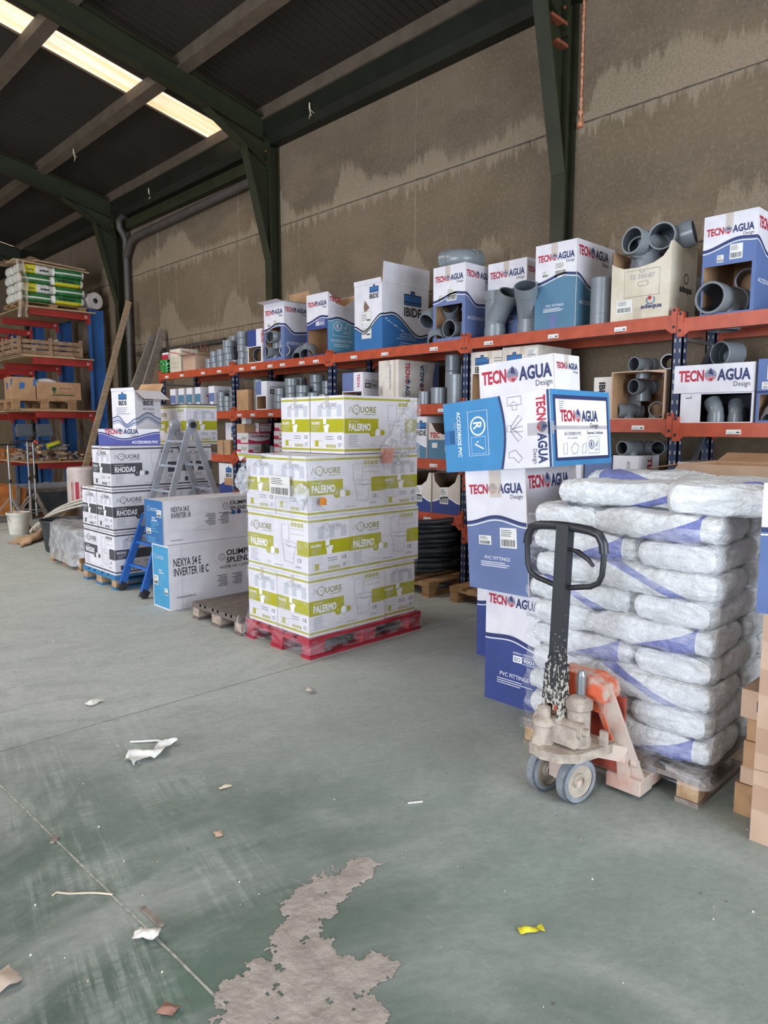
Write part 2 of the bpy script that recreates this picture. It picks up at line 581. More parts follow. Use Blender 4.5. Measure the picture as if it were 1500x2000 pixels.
    SKY = ((9.42, 9.98), (-.9, -.3), (18.9, 19.5))
    mb = MB()
    xs = (-12.1, 6.35)
    y = -6.1
    while y < 25:
        if any(a - .001 <= y < b - .001 for a, b in SKY):
            y = [b for a, b in SKY if a - .001 <= y < b - .001][0]
        nxt = min([a for a, b in SKY if a > y] + [25.2])
        w = min(.125, nxt - y)
        for (a, b, da, db) in ((0, .84, 0, 0), (.84, .88, 0, .016), (.88, .96, .016, .016), (.96, 1, .016, 0)):
            mb.add([(xs[0], y + w * a, rz(xs[0]) + da), (xs[1], y + w * a, rz(xs[1]) + da),
                    (xs[1], y + w * b, rz(xs[1]) + db), (xs[0], y + w * b, rz(xs[0]) + db)], [(0, 1, 2, 3)], 'roof_sheet')
        y += w
    mb.add([(xs[0], -6.2, rz(xs[0]) + .12), (xs[1], -6.2, rz(xs[1]) + .12), (xs[1], 25.3, rz(xs[1]) + .12), (xs[0], 25.3, rz(xs[0]) + .12)],
           [(0, 1, 2, 3)], 'roof_sheet')
    struct('ceiling', mb)
    # translucent roof-light strips, lit by the sun behind them
    t = NT('rooflight')
    o = t.obj((.25, 9, 1))
    c = t.mix(t.rng(t.noise(o, 1.4, 4), .35, .62), lin('efcb98'), lin('fff3e2'))
    t.l(c, t.b.inputs['Emission Color'])
    t.b.inputs['Emission Strength'].default_value = 1.08
    M['rooflight'] = t.set(lin('d8c090'), .5)
    for i, (a, b) in enumerate(SKY):
        mb = MB()
        mb.add([(-12.1, a, rz(-12.1) + .028), (6.3, a, rz(6.3) + .028), (6.3, b, rz(6.3) + .028), (-12.1, b, rz(-12.1) + .028)], [(0, 1, 2, 3)], 'rooflight')
        mb.box(-12.1, 0, 0, 6.3, .02, .03, 'purlin_steel', Matrix(((1, 0, 0, 0), (0, 1, 0, a - .01), (-SL, 0, 1, rz(0)), (0, 0, 0, 1))))
        mb.box(-12.1, 0, 0, 6.3, .02, .03, 'purlin_steel', Matrix(((1, 0, 0, 0), (0, 1, 0, b - .01), (-SL, 0, 1, rz(0)), (0, 0, 0, 1))))
        struct('window_%d' % (i + 1), mb)
    # purlins
    for i, x in enumerate((5.98, 4.74, 3.40, 2.05, .7)):
        mb = MB()
        z = rz(x) - .005
        mb.prism([(x - .075, z + .02), (x + .075, z - .03), (x + .075, z - .16), (x - .075, z - .13)], 'y', -6, 25, 'purlin_steel')
        o = tag(struct_thing('roof_purlin', mb), 'steel roof purlin %s' % ('along the wall', 'second up the roof slope from the wall', 'third up the roof slope from the wall', 'fourth up the roof slope from the wall', 'fifth up the roof slope from the wall')[i], 'beam', 'roof purlins')
    # eave gutter
    mb = MB()
    mb.prism([(5.93, 5.78), (5.93, 5.52), (6.0, 5.44), (6.148, 5.44), (6.148, 5.78)], 'y', -6, 25, 'gutter_steel')
    tag(struct_thing('eave_gutter', mb), 'dark green gutter beam along the top of the panel wall', 'gutter')
    # portal frames
    names = ('at right, with an orange foam bead beside it', 'in the middle of the panel wall', 'beside the grey downpipe', 'farthest down the hall')
    for nm, yc in zip(names, (3.86, 8.52, 13.5, 18.6)):
        root = thing('portal_frame', 'dark green steel portal frame ' + nm, 'steel frame', (6.1, yc, 0), group='portal frames')
        def L(p):
            return (p[0] - 6.1, p[1], p[2])
        mb = MB()     # column: an I section with its web along x
        mb.box(-.12, -.075, 0, -.105, .075, 5.85, 'green_steel')
        mb.box(.03, -.075, 0, .045, .075, 5.85, 'green_steel')
        mb.box(-.105, -.008, 0, .03, .008, 5.85, 'green_steel')
        part('column', mb, root)
        mb = MB()     # rafter
        for (za, zb, wd) in ((.30, .285, .075), (.015, 0, .075), (.285, .015, .008)):
            for x0, x1 in ((-18, .0),):
                mb.add([(x0, s_, 5.47 + SL * -x0 + zz - .02) for zz in (za, zb) for s_ in (-wd, wd)] +
                       [(x1, s_, 5.47 + SL * -x1 + zz - .02) for zz in (za, zb) for s_ in (-wd, wd)],
                       [(0, 1, 3, 2), (4, 6, 7, 5), (0, 4, 5, 1), (2, 3, 7, 6), (0, 2, 6, 4), (1, 5, 7, 3)], 'green_steel')
        part('rafter', mb, root)
        mb = MB()     # haunch under the rafter: tapered plate with a flange
        mb.prism([(-.12, 5.45), (-.12, 5.14), (-1.05, 5.47 + SL * 1.05)], 'y', -.008, .008, 'green_steel')
        mb.bar((-.12, 0, 5.14), (-1.05, 0, 5.66), .15, .015, 'green_steel', (0, 0, 1))
        part('rafter_haunch', mb, root)
        mb = MB()     # haunch on the column
        mb.prism([(-.12, 5.14), (-.48, 5.34), (-.12, 3.95)], 'y', -.008, .008, 'green_steel')
        mb.bar((-.48, 0, 5.33), (-.12, 0, 3.93), .15, .015, 'green_steel', (1, 0, 0))
        part('column_haunch', mb, root)
        mb = MB()
        mb.box(-.15, -.08, 5.10, -.12, .08, 5.78, 'green_steel')
        if yc == 3.86:
            mb.box(-.40, -.0775, 5.18, -.13, -.0085, 5.21, 'rust_primer')
            mb.box(-.30, -.0775, 5.0, -.13, -.0085, 5.03, 'rust_primer')
        for zz in (5.2, 5.34, 5.52, 5.68):
            for s_ in (-.05, .05):
                mb.lathe([(0, -.012), (.014, -.012), (.014, .0), (0, .0)], 'rust_primer', 6, Matrix.Translation((-.156, s_, zz)) @ Matrix.Rotation(R(90), 4, 'Y'))
        part('end_plate', mb, root)
    # bead of orange sealant between the right column and the wall
    mb = MB()
    pts, rr = [], []
    for i in range(70):
        pts.append((6.135, 3.735 + .006 * noise.noise(Vector((i * .4, 0, 0))), 4.35 + i * .022))
        rr.append(.012 + .014 * abs(noise.noise(Vector((i * .5, 3, 0)))) + (.02 if i in (0, 1, 2, 6, 64, 65) else 0))
    mb.tube(pts, .01, 'sealant', 7, rr=rr)
    single('sealant_bead', mb, 'orange expanding-foam bead between the right green column and the wall', 'sealant')
    # green beam and grey pipe along the wall in the middle bay, downpipe at its end
    mb = MB()
    mb.box(6.03, 8.6, 5.22, 6.148, 13.42, 5.38, 'green_steel')
    single('wall_beam', mb, 'dark green beam along the wall above the grey pipe', 'beam')
    root = thing('downpipe', 'grey rainwater downpipe with an S bend beside the far column', 'pipe', (6.05, 13.15, 0))
    mb = MB()
    mb.tube([(0, 0, 0), (0, 0, 4.95), (0, -.01, 5.02), (-.04, -.02, 5.12), (-.12, -.04, 5.22), (-.13, -.04, 5.34), (-.07, -.03, 5.43), (0, -.01, 5.44)], .06, 'pipe_grey', 14)
    part('pipe', mb, root)
    for z in (1.2, 3.3, 4.75):
        part('collar', MB().lathe([(.06, 0), (.068, 0), (.068, .06), (.06, .06)], 'pipe_grey', 14, Matrix.Translation((0, 0, z))), root)
    mb = MB()
    mb.tube([(0, 0, 4.72), (0, -.12, 4.86), (0, -.25, 4.98), (0, -.45, 5.02), (0, -4.5, 5.10)], .065, 'pipe_grey', 14)
    part('branch_pipe', mb, root)
    # cable duct on the wall
    mb = MB()
    mb.tube([(6.11, 9.9, 2.95), (6.11, 12.95, 2.95)], .04, 'pipe_grey', 8)
    single('conduit_pipe', mb, 'grey conduit across the wall beside the leaning planks', 'pipe')
    # frayed tufts of string caught on the gutter and purlins
    for i, (x, y, z) in enumerate(((5.90, 7.45, 5.62), (5.92, 11.9, 5.62), (4.72, 12.0, 5.975))):
        mb = MB()
        for k in range(3):
            mb.tube([(0, 0, .02), (.01 * k, .01, -.05 - .02 * k), (.03, .05 * (k - 1), -.11 - .02 * k)], .006, 'tuft', 5, rr=[.009, .007, .003])
        single('string_tuft', mb, 'scrap of pale string hanging from the ' + ('gutter over the right bay', 'gutter near the downpipe', 'purlin below the roof light')[i], 'string', (x, y, z))

def struct_thing(name, mb):
    return link(name, mb.mesh(name))
J1 = ((.67, 8.0), (.985, .3))
J2 = ((-3.0, 3.78), (5.0, 3.70))

# ------------------------------------------------------------------ print on carton faces
class Face:
    """a flat printed face: origin o, unit axes U (right) and V (up), outward normal N"""
    def __init__(s, o, U, V, w, h):
        s.o, s.U, s.V, s.w, s.h = Vector(o), Vector(U), Vector(V), w, h
        s.N = s.U.cross(s.V)
    def sub(s, u, v, ang=0, k=1):
        c, d = math.cos(R(ang)), math.sin(R(ang))
        f = Face(s.o + s.U * u + s.V * v, (s.U * c + s.V * d) * k, (s.V * c - s.U * d) * k, s.w, s.h)
        f.N = s.N
        return f
    def pt(s, q, off):
        return s.o + s.U * q[0] + s.V * q[1] + s.N * off
TXT = {}
def text2d(t, bold=0.0):
    key = (t, bold)
    if key not in TXT:
        cu = bpy.data.curves.new('t', 'FONT')
        cu.body = t
        cu.size = 1.0
        cu.resolution_u = 2
        cu.offset = bold
        ob = bpy.data.objects.new('t', cu)
        me = bpy.data.meshes.new_from_object(ob)
        vs = [(v.co.x, v.co.y) for v in me.vertices]
        fs = [tuple(p.vertices) for p in me.polygons]
        bpy.data.objects.remove(ob)
        bpy.data.curves.remove(cu)
        bpy.data.meshes.remove(me)
        x0 = min(v[0] for v in vs); x1 = max(v[0] for v in vs)
        y1 = max(v[1] for v in vs)
        TXT[key] = ([(x - x0, y) for x, y in vs], fs, x1 - x0, y1)
    return TXT[key]
D1, D2, D3 = .0009, .0018, .0027
def p_poly(mb, F, pts, mt, off=D1, holes=()):
    loops = [[Vector((p[0], p[1], 0)) for p in pts]] + [[Vector((p[0], p[1], 0)) for p in h] for h in holes]
    tr = tessellate_polygon(loops)
    allp = [p for l in loops for p in l]
    mb.add([F.pt(p, off) for p in allp], [tuple(t) for t in tr], mt)
def p_rect(mb, F, u0, v0, u1, v1, mt, off=D1):
    mb.add([F.pt(p, off) for p in ((u0, v0), (u1, v0), (u1, v1), (u0, v1))], [(0, 1, 2, 3)], mt)
def p_text(mb, F, t, u, v, h, mt, width=None, bold=0.0, off=D2, align=0, xs=1.0):
    """cap height h; width squeezes the line to that length; align 0 left, .5 centre, 1 right"""
    vs, fs, w, y1 = text2d(t, bold)
    k = h / .70
    kx = k * xs if width is None else width / w
    d = -align * w * kx
    mb.add([F.pt((u + d + x * kx, v + y * k), off) for x, y in vs], fs, mt)
def p_line(mb, F, pts, w, mt, off=D2, closed=False):
    n = len(pts)
    P = [Vector((p[0], p[1])) for p in pts]
    L, Rr = [], []
    for i in range(n):
        a = P[i - 1] if (i or closed) else P[i]
        b = P[(i + 1) % n] if (i < n - 1 or closed) else P[i]
        d = (b - a)
        d = d.normalized() if d.length > 1e-9 else Vector((1, 0))
        nn = Vector((-d.y, d.x)) * w / 2
        L.append(P[i] + nn); Rr.append(P[i] - nn)
    vs = [F.pt(q, off) for q in L + Rr]
    m = n if closed else n - 1
    mb.add(vs, [(i, (i + 1) % n, n + (i + 1) % n, n + i) for i in range(m)], mt)
def p_ring(mb, F, u, v, r, w, mt, off=D2, n=28, a0=0, a1=2 * PI):
    if a1 - a0 >= 2 * PI - 1e-6:
        p_line(mb, F, arc(u, v, r, 0, 2 * PI * (n - 1) / n, n - 1), w, mt, off, True)
    else:
        p_line(mb, F, arc(u, v, r, a0, a1, n), w, mt, off)
def p_disc(mb, F, u, v, r, mt, off=D2, n=20):
    p_poly(mb, F, arc(u, v, r, 0, 2 * PI * (n - 1) / n, n - 1), mt, off)
def p_lines(mb, F, u, v, w, n, pitch, th, mt, off=D2, seed=0, right=False):
    rn = random.Random(seed)
    for i in range(n):
        q = w * (.6 + .4 * rn.random())
        x0 = u + (w - q if right else 0)
        p_rect(mb, F, x0, v - i * pitch, x0 + q, v - i * pitch + th, mt, off)

def pr_drop(mb, F, r):
    """striped water-drop emblem centred at the origin"""
    n = 11
    for i in range(n):
        v = -r + 2 * r * (i + .5) / n
        hw = math.sqrt(max(0, r * r - v * v))
        p_rect(mb, F, -hw, v - r * .055, hw, v + r * .055, 'ink_navy' if v > -.25 * r else 'ink_red')
    p_poly(mb, F, [(-.30 * r, .2 * r), (.52 * r, .05 * r), (.25 * r, .75 * r), (.0, 1.25 * r), (-.2 * r, .75 * r)], 'ink_navy', D2)
    p_poly(mb, F, [(-.2 * r, -.5 * r), (.5 * r, -.55 * r), (.1 * r, -1.12 * r)], 'ink_red', D2)
def pr_logo(mb, F, W, dark='ink_navy'):
    """the wide two-colour word mark with its drop; origin at left end of the base line"""
    h = W * .150
    p_text(mb, F, 'TECN', 0, 0, h, 'ink_red', W * .365, .035)
    pr_drop(mb, F.sub(W * .455, h * .5), W * .085)
    p_text(mb, F, 'AGUA', W * .55, 0, h, dark, W * .45, .035)
    p_text(mb, F, 'Design', W, -h * .62, h * .46, 'ink_grey', W * .22, .0, align=1)
def pr_sticker(mb, F, w, h, seed=0):
    p_rect(mb, F, 0, 0, w, h, 'sticker', D2)
    rn = random.Random(seed)
    p_lines(mb, F, w * .08, h * .86, w * .7, 4, h * .09, h * .03, 'ink_grey', D3, seed)
    x = w * .08
    while x < w * .9:
        q = w * (.012 + .03 * rn.random())
        p_rect(mb, F, x, h * .08, x + q, h * .42, 'ink_black', D3)
        x += q + w * (.015 + .03 * rn.random())
def pr_iso(mb, F, w, mt='ink_black', inv='ink_white'):
    """ISO 9001 certificate box"""
    h = w * .26
    p_rect(mb, F, 0, 0, w * .40, h, mt, D2)
    p_text(mb, F, 'ISO', w * .06, h * .2, h * .6, inv, w * .28, .01, D3)
    p_line(mb, F, [(w * .42, 0), (w, 0), (w, h), (w * .42, h)], w * .02, mt, D2, True)
    p_text(mb, F, '9001', w * .47, h * .2, h * .6, mt, w * .46, .01)
    p_text(mb, F, 'EMPRESA CERTIFICADA', 0, h * 1.25, h * .28, mt, w)
def pr_cert(mb, F, w, mt='ink_white'):
    """registered-company badge: an R in a ring beside a tick"""
    p_line(mb, F, [(0, 0), (w, 0), (w, w * .8), (0, w * .8)], w * .02, mt, D2, True)
    p_ring(mb, F, w * .28, w * .42, w * .20, w * .035, mt)
    p_text(mb, F, 'R', w * .21, w * .30, w * .24, mt, w * .15, .02)
    p_line(mb, F, [(w * .55, w * .12), (w * .94, w * .12), (w * .94, w * .68), (w * .55, w * .68)], w * .012, mt, D2, True)
    p_line(mb, F, [(w * .64, w * .42), (w * .72, w * .30), (w * .84, w * .58)], w * .04, mt)
    p_lines(mb, F, w * .62, w * .2, w * .25, 2, w * .05, w * .015, mt)
def wave(F, w, pts, n=20):
    """smooth curve through (u fraction, height) control points"""
    out = []
    for i in range(n + 1):
        u = i / n
        for (a, va), (b, vb) in zip(pts, pts[1:]):
            if a <= u <= b + 1e-9:
                s = (u - a) / (b - a)
                s = s * s * (3 - 2 * s)
                out.append((u * w, va + (vb - va) * s))
                break
    return out
def pr_wave(mb, F, w, pts, blue, holes=(), dark='ink_navy', rim=True, band=.018):
    c = wave(F, w, pts)
    p_poly(mb, F, [(0, 0), (w, 0)] + c[::-1], blue, D1, holes)
    if rim:
        p_line(mb, F, [(u, v + band * .2) for u, v in c], band, dark, D2)
        p_line(mb, F, [(u, v - band * .9) for u, v in c], band * .35, 'ink_white', D2)
def pr_valve(mb, F, W):
    """valve symbol over the heavy four-letter name"""
    p_poly(mb, F, [(0, W * .42), (W, W * .42), (W, W * .86), (W * .62, W * .86), (W * .62, W * 1.0), (W * .38, W * 1.0), (W * .38, W * .86), (0, W * .86)], 'ink_black', D1)
    p_poly(mb, F, [(W * .03, W * .56), (W * .97, W * .56), (W * .97, W * .82), (W * .57, W * .82), (W * .57, W * .97), (W * .43, W * .97), (W * .43, W * .82), (W * .03, W * .82)], 'ink_royal', D2)
    p_rect(mb, F, W * .03, W * .45, W * .97, W * .52, 'ink_royal', D2)
    p_text(mb, F, 'IBIDE', 0, 0, W * .34, 'ink_black', W, .03)

# ------------------------------------------------------------------ cartons
def faces(dx, dy, dz):
    """left face looks along -x (u runs towards -y), right face looks along -y (u runs towards +x)"""
    return (Face((0, dy, 0), (0, -1, 0), (0, 0, 1), dy, dz), Face((0, 0, 0), (1, 0, 0), (0, 0, 1), dx, dz),
            Face((0, dy, dz), (0, -1, 0), (1, 0, 0), dy, dx))
def carton_mb(dx, dy, dz, skin='white_card', FL=None, FR=None, holeL=None, holeR=None, open_top=False, X=None, notch=None, FT=None, inner='brown_card'):
    mb = MB(X)
    L, Rt, T = faces(dx, dy, dz)
    hollow = holeL or holeR or open_top or notch
    outL = [(0, 0), (dy, 0), (dy, dz), (0, dz)]
    outR = [(0, 0), (dx, 0), (dx, dz), (0, dz)]
    if notch and 'L' in notch:
        outL = [(0, 0), (dy, 0), (dy, dz)] + notch['L'] + [(0, dz)]
    if notch and 'R' in notch:
        outR = [(0, 0), (dx, 0), (dx, dz)] + notch['R'] + [(0, dz)]
    p_poly(mb, L, outL, skin, 0, [holeL] if holeL else [])
    p_poly(mb, Rt, outR, skin, 0, [holeR] if holeR else [])
    mb.add([(0, dy, 0), (dx, dy, 0), (dx, dy, dz), (0, dy, dz), (dx, 0, 0), (dx, 0, dz), (0, 0, 0)], [(0, 3, 2, 1), (1, 2, 5, 4), (6, 4, 1, 0)][:3], skin)
    if not open_top:
        mb.add([(0, 0, dz), (dx, 0, dz), (dx, dy, dz), (0, dy, dz)], [(0, 1, 2, 3)], skin)
        g = .002      # seam between the closed flaps and the darker folded edge
        p_rect(mb, T, dy * .5 - g, 0, dy * .5 + g, dx, 'ink_midgrey')
    if hollow:
        e = .006
        q = MB()
        p_poly(q, Face((e, dy, 0), (0, -1, 0), (0, 0, 1), dy, dz), outL, inner, 0, [holeL] if holeL else [])
        p_poly(q, Face((0, e, 0), (1, 0, 0), (0, 0, 1), dx, dz), outR, inner, 0, [holeR] if holeR else [])
        q.add([(e, dy - e, e), (dx - e, dy - e, e), (dx - e, dy - e, dz - e), (e, dy - e, dz - e), (dx - e, e, e), (dx - e, e, dz - e), (e, e, e)],
              [(0, 3, 2, 1), (1, 2, 5, 4), (6, 4, 1, 0)], inner)
        if not open_top:
            q.add([(e, e, dz - e), (dx - e, e, dz - e), (dx - e, dy - e, dz - e), (e, dy - e, dz - e)], [(0, 1, 2, 3)], inner)
        mb.add(q.v, q.f, inner)
        for hole, F in ((holeL, L), (holeR, Rt)):
            if hole:
                n = len(hole)
                mb.add([F.pt(p, 0) for p in hole] + [F.pt(p, -e) for p in hole], [(i, (i + 1) % n, n + (i + 1) % n, n + i) for i in range(n)], inner)
        for key, F in (('L', L), ('R', Rt)):
            if (notch and key in notch) or open_top:
                pp = (outL if key == 'L' else outR)[2:]
                n = len(pp)
                mb.add([F.pt(p, 0) for p in pp] + [F.pt(p, -e) for p in pp], [(i, i + 1, n + i + 1, n + i) for i in range(n - 1)], inner)
    else:
        # worn rounded edge lines along the near vertical corner and rims
        p_rect(mb, L, dy - .004, 0, dy, dz, 'dirty_white_card' if skin == 'white_card' else skin, D3)
    if FL:
        FL(mb, L)
    if FR:
        FR(mb, Rt)
    if FT:
        FT(mb, T)
    return mb
def carton(label, loc, dims, cat='carton', group=None, rz=0, rot=None, flaps=(), tapeL=None, stickers=(), name='carton', extra=(), **kw):
    """flaps: (edge, length, angle from vertical) for open tops; tapeL: (u0,u1,drop) strip over the top edge"""
    dx, dy, dz = dims
    mb = carton_mb(dx, dy, dz, **kw)
    X = kw.get('X')
    if not (flaps or tapeL or stickers or extra):
        return single(name, mb, label, cat, loc, rz, group, rot)
    root = thing(name, label, cat, loc, rz, group, rot)
    part('body', mb, root)
    L, Rt, T = faces(dx, dy, dz)
    if tapeL:
        u0, u1, drop = tapeL
        t = MB(X)
        p_rect(t, L, u0, dz - drop, u1, dz, 'tape_clear', D3 + .0006)
        p_rect(t, T, u0, 0, u1, dx * .9, 'tape_clear', D3)
        part('tape', t, root)
    for i, (face, u, v, w, h) in enumerate(stickers):
        t = MB(X)
        pr_sticker(t, (L if face == 'L' else Rt).sub(u, v), w, h, i + int(u * 1000))
        part('shipping_label', t, root)
    skin = kw.get('skin', 'white_card')
    for (edge, ln, ang) in flaps:
        f = MB(X)
        c, s_ = math.sin(R(ang)) * ln, math.cos(R(ang)) * ln
        e = .005
        A, B, o = {'L': ((0, 0), (0, dy), (-1, 0)), 'R': ((0, 0), (dx, 0), (0, -1)), 'B': ((dx, 0), (dx, dy), (1, 0)), 'F': ((0, dy), (dx, dy), (0, 1))}[edge]
        k = .02
        mid = ((A[0] + B[0]) / 2, (A[1] + B[1]) / 2)
        p = [(A[0], A[1], dz), (B[0], B[1], dz), (B[0] * (1 - k) + mid[0] * k + o[0] * c, B[1] * (1 - k) + mid[1] * k + o[1] * c, dz + s_), (A[0] * (1 - k) + mid[0] * k + o[0] * c, A[1] * (1 - k) + mid[1] * k + o[1] * c, dz + s_)]
        n = (Vector(p[1]) - Vector(p[0])).cross(Vector(p[3]) - Vector(p[0])).normalized() * e
        if n.x * o[0] + n.y * o[1] < -1e-6 or (abs(c) < 1e-6 and n.z < 0):
            n = -n
        out = [tuple(Vector(q) + n) for q in p]
        f.add(p, [(0, 1, 2, 3)], 'brown_card')
        f.add(out, [(0, 1, 2, 3)], skin)
        f.add(p + out, [(0, 1, 5, 4), (1, 2, 6, 5), (2, 3, 7, 6), (3, 0, 4, 7)], 'brown_card')
        part('flap', f, root)
    for nm, fn in extra:
        t = MB(X)
        fn(t, L, Rt, T)
        part(nm, t, root)
    return root

# tall two-tone fittings carton, front .40 wide and .70 high
def front_tall(blue, h=.70, window=None, words=True, codes=True, arch=None, dark='ink_navy'):
    def f(mb, F):
        w = F.w
        a = arch or ((0, .54 * h), (.72, .625 * h), (1, .605 * h))
        pr_wave(mb, F, w, a, blue, [window] if window else [], dark)
        pr_logo(mb, F.sub(w * .06, h * .80), w * .88)
        if words:
            p_text(mb, F, 'PVC FITTINGS', w * .29, h * .26, h * .028, 'ink_white', w * .42)
            p_lines(mb, F, w * .22, h * .235, w * .58, 3, h * .016, h * .006, 'ink_white', D2, 3)
    return f
def side_tall(blue, h=.70, arch=None):
    def f(mb, F):
        w = F.w
        a = arch or ((0, .605 * h), (.38, .47 * h), (1, .50 * h))
        pr_wave(mb, F, w, a, blue)
        pr_logo(mb, F.sub(w * .03, h * .83), w * .80)
        p_text(mb, F, 'ACCESORIOS PVC', w * .08, h * .27, h * .045, 'ink_white', w * .7)
    return f

# ------------------------------------------------------------------ grey PVC fittings
def hollow_union(paths):
    """union of tubes with their bores cut out: paths = (points, outer radius, bore radius, collars)"""
    def solid(which):
        out = None
        for pts, ro, ri, cols in paths:
            mb = MB()
            pp = [Vector(p) for p in pts]
            if which == 'in':
                d0 = (pp[0] - pp[1]).normalized(); d1 = (pp[-1] - pp[-2]).normalized()
                pp = [pp[0] + d0 * .02] + pp + [pp[-1] + d1 * .02]
                mb.tube(pp, ri, 'pvc_bore_shade', 28)
            else:
                mb.tube(pp, ro, 'pvc_grey', 28)
            obs = [link('tmp', mb.mesh('tmp'))]
            if which == 'out':
                for c0, c1, rc in cols:
                    obs.append(link('tmp', MB().tube([c0, c1], rc, 'pvc_grey', 28).mesh('tmp')))
            for ob in obs:
                if out is None:
                    out = ob
                else:
                    out = boolean(out, ob, 'UNION')
        return out
    return boolean(solid('out'), solid('in'), 'DIFFERENCE')
def boolean(a, b, op):
    m = a.modifiers.new('b', 'BOOLEAN')
    m.operation = op
    m.object = b
    m.solver = 'EXACT'
    m.material_mode = 'TRANSFER'
    dg = bpy.context.evaluated_depsgraph_get()
    me = bpy.data.meshes.new_from_object(a.evaluated_get(dg))
    a.modifiers.clear()
    a.data = me
    bpy.data.objects.remove(b)
    return a
def finish(ob, name):
    me = ob.data
    me.name = name
    bpy.data.objects.remove(ob)
    for p in me.polygons:
        p.use_smooth = True
    try:
        me.set_sharp_from_angle(angle=R(40))
    except Exception:
        pass
    return me
PVC = {}
def make_fittings():
    # unit radius-based sizes: socket radius 1
    def cyl_collars(p, d, r, ln):
        p, d = Vector(p), Vector(d)
        return (tuple(p), tuple(p - d * ln), r)
    # 90 degree tee: run along z (height 3.6), branch along -x
    paths = [([(0, 0, 0), (0, 0, 3.9)], .93, .86, [((0, 0, 0), (0, 0, .9), 1), ((0, 0, 3.0), (0, 0, 3.9), 1)]),
             ([(0, 0, 1.95), (-1.9, 0, 1.95)], .93, .86, [((-1.0, 0, 1.95), (-1.9, 0, 1.95), 1)])]
    PVC['tee'] = finish(hollow_union(paths), 'tee')
    # 45 degree wye: run along z, branch slanting up towards -x
    b = Vector((-math.sin(R(45)), 0, math.cos(R(45))))
    c = Vector((0, 0, 1.75))
    paths = [([(0, 0, 0), (0, 0, 4.9)], .93, .86, [((0, 0, 0), (0, 0, .95), .98), ((0, 0, 3.9), (0, 0, 4.9), 1)]),
             ([tuple(c), tuple(c + b * 3.6)], .93, .86, [(tuple(c + b * 2.6), tuple(c + b * 3.6), 1)])]
    PVC['wye'] = finish(hollow_union(paths), 'wye')
    def elbow(ang, name):
        n = 8
        rad = 1.35
        pts = [(0, 0, 0), (0, 0, .9)]
        for i in range(1, n + 1):
            a = R(ang) * i / n
            pts.append((-rad * (1 - math.cos(a)), 0, .9 + rad * math.sin(a)))
        d = Vector((-math.sin(R(ang)), 0, math.cos(R(ang))))
        e = Vector(pts[-1])
        pts.append(tuple(e + d * .95))
        paths = [(pts, .93, .86, [((0, 0, 0), (0, 0, .85), 1), (tuple(e + d * .05), tuple(e + d * .95), 1)])]
        PVC[name] = finish(hollow_union(paths), name)
    elbow(87, 'elbow')
    elbow(45, 'bend')
    # straight coupling, unit radius, height 2
    def coup(h):
        mb = MB()
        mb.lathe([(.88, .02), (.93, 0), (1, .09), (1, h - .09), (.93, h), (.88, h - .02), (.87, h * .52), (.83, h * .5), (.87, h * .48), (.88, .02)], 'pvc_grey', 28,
                 mfun=lambda i: 'pvc_grey' if i < 5 else 'pvc_bore_shade')
        me = mb.mesh('coupling')
        me.set_sharp_from_angle(angle=R(35))
        return me
    PVC['coupling'] = coup(2.0)
    PVC['ring'] = coup(1.1)
    mb = MB()
    mb.lathe([(.88, 0), (1, 0), (1, 1.0), (.985, 1.02), (.985, 1.06), (1, 1.08), (1, 3.6), (.985, 3.62), (.985, 3.66), (1, 3.68), (1, 4.6), (.88, 4.6), (.86, 2.3), (.88, 0)], 'pvc_grey', 30)
    me = mb.mesh('sleeve')
    me.set_sharp_from_angle(angle=R(35))
    PVC['sleeve'] = me
def fit(kind, label, loc, r, rot=(0, 0, 0), group=None, cat=None):
    nm = {'tee': 'pipe_tee', 'wye': 'pipe_wye', 'elbow': 'pipe_elbow', 'bend': 'pipe_bend', 'coupling': 'pipe_coupling', 'ring': 'pipe_coupling', 'sleeve': 'pipe_sleeve'}[kind]
    o = link(nm, PVC[kind])
    o.location = loc
    o.rotation_euler = [R(a) for a in rot]
    o.scale = (r, r, r)
    return tag(o, label, cat or 'pipe fitting', group)
ORD = ('bottom', 'second', 'third', 'fourth', 'fifth', 'sixth')
NTH = ('first', 'second', 'third', 'fourth', 'fifth', 'sixth', 'seventh', 'eighth', 'ninth', 'tenth', 'eleventh')
def stack(n, x, y, z, r, where, kind='coupling', group=None, hk=None):
    h = (hk or {'coupling': 2.0, 'ring': 1.1}[kind]) * r
    for i in range(n):
        pos = 'top' if (i == n - 1 and n > 1) else ORD[i]
        lab = ('%s grey coupling in the %s' % (pos, where)) if n > 1 else 'lone grey coupling making the ' + where
        fit(kind, lab, (x + random.uniform(-.006, .006), y + random.uniform(-.006, .006), z + i * h), r, (0, 0, random.uniform(0, 360)), group)

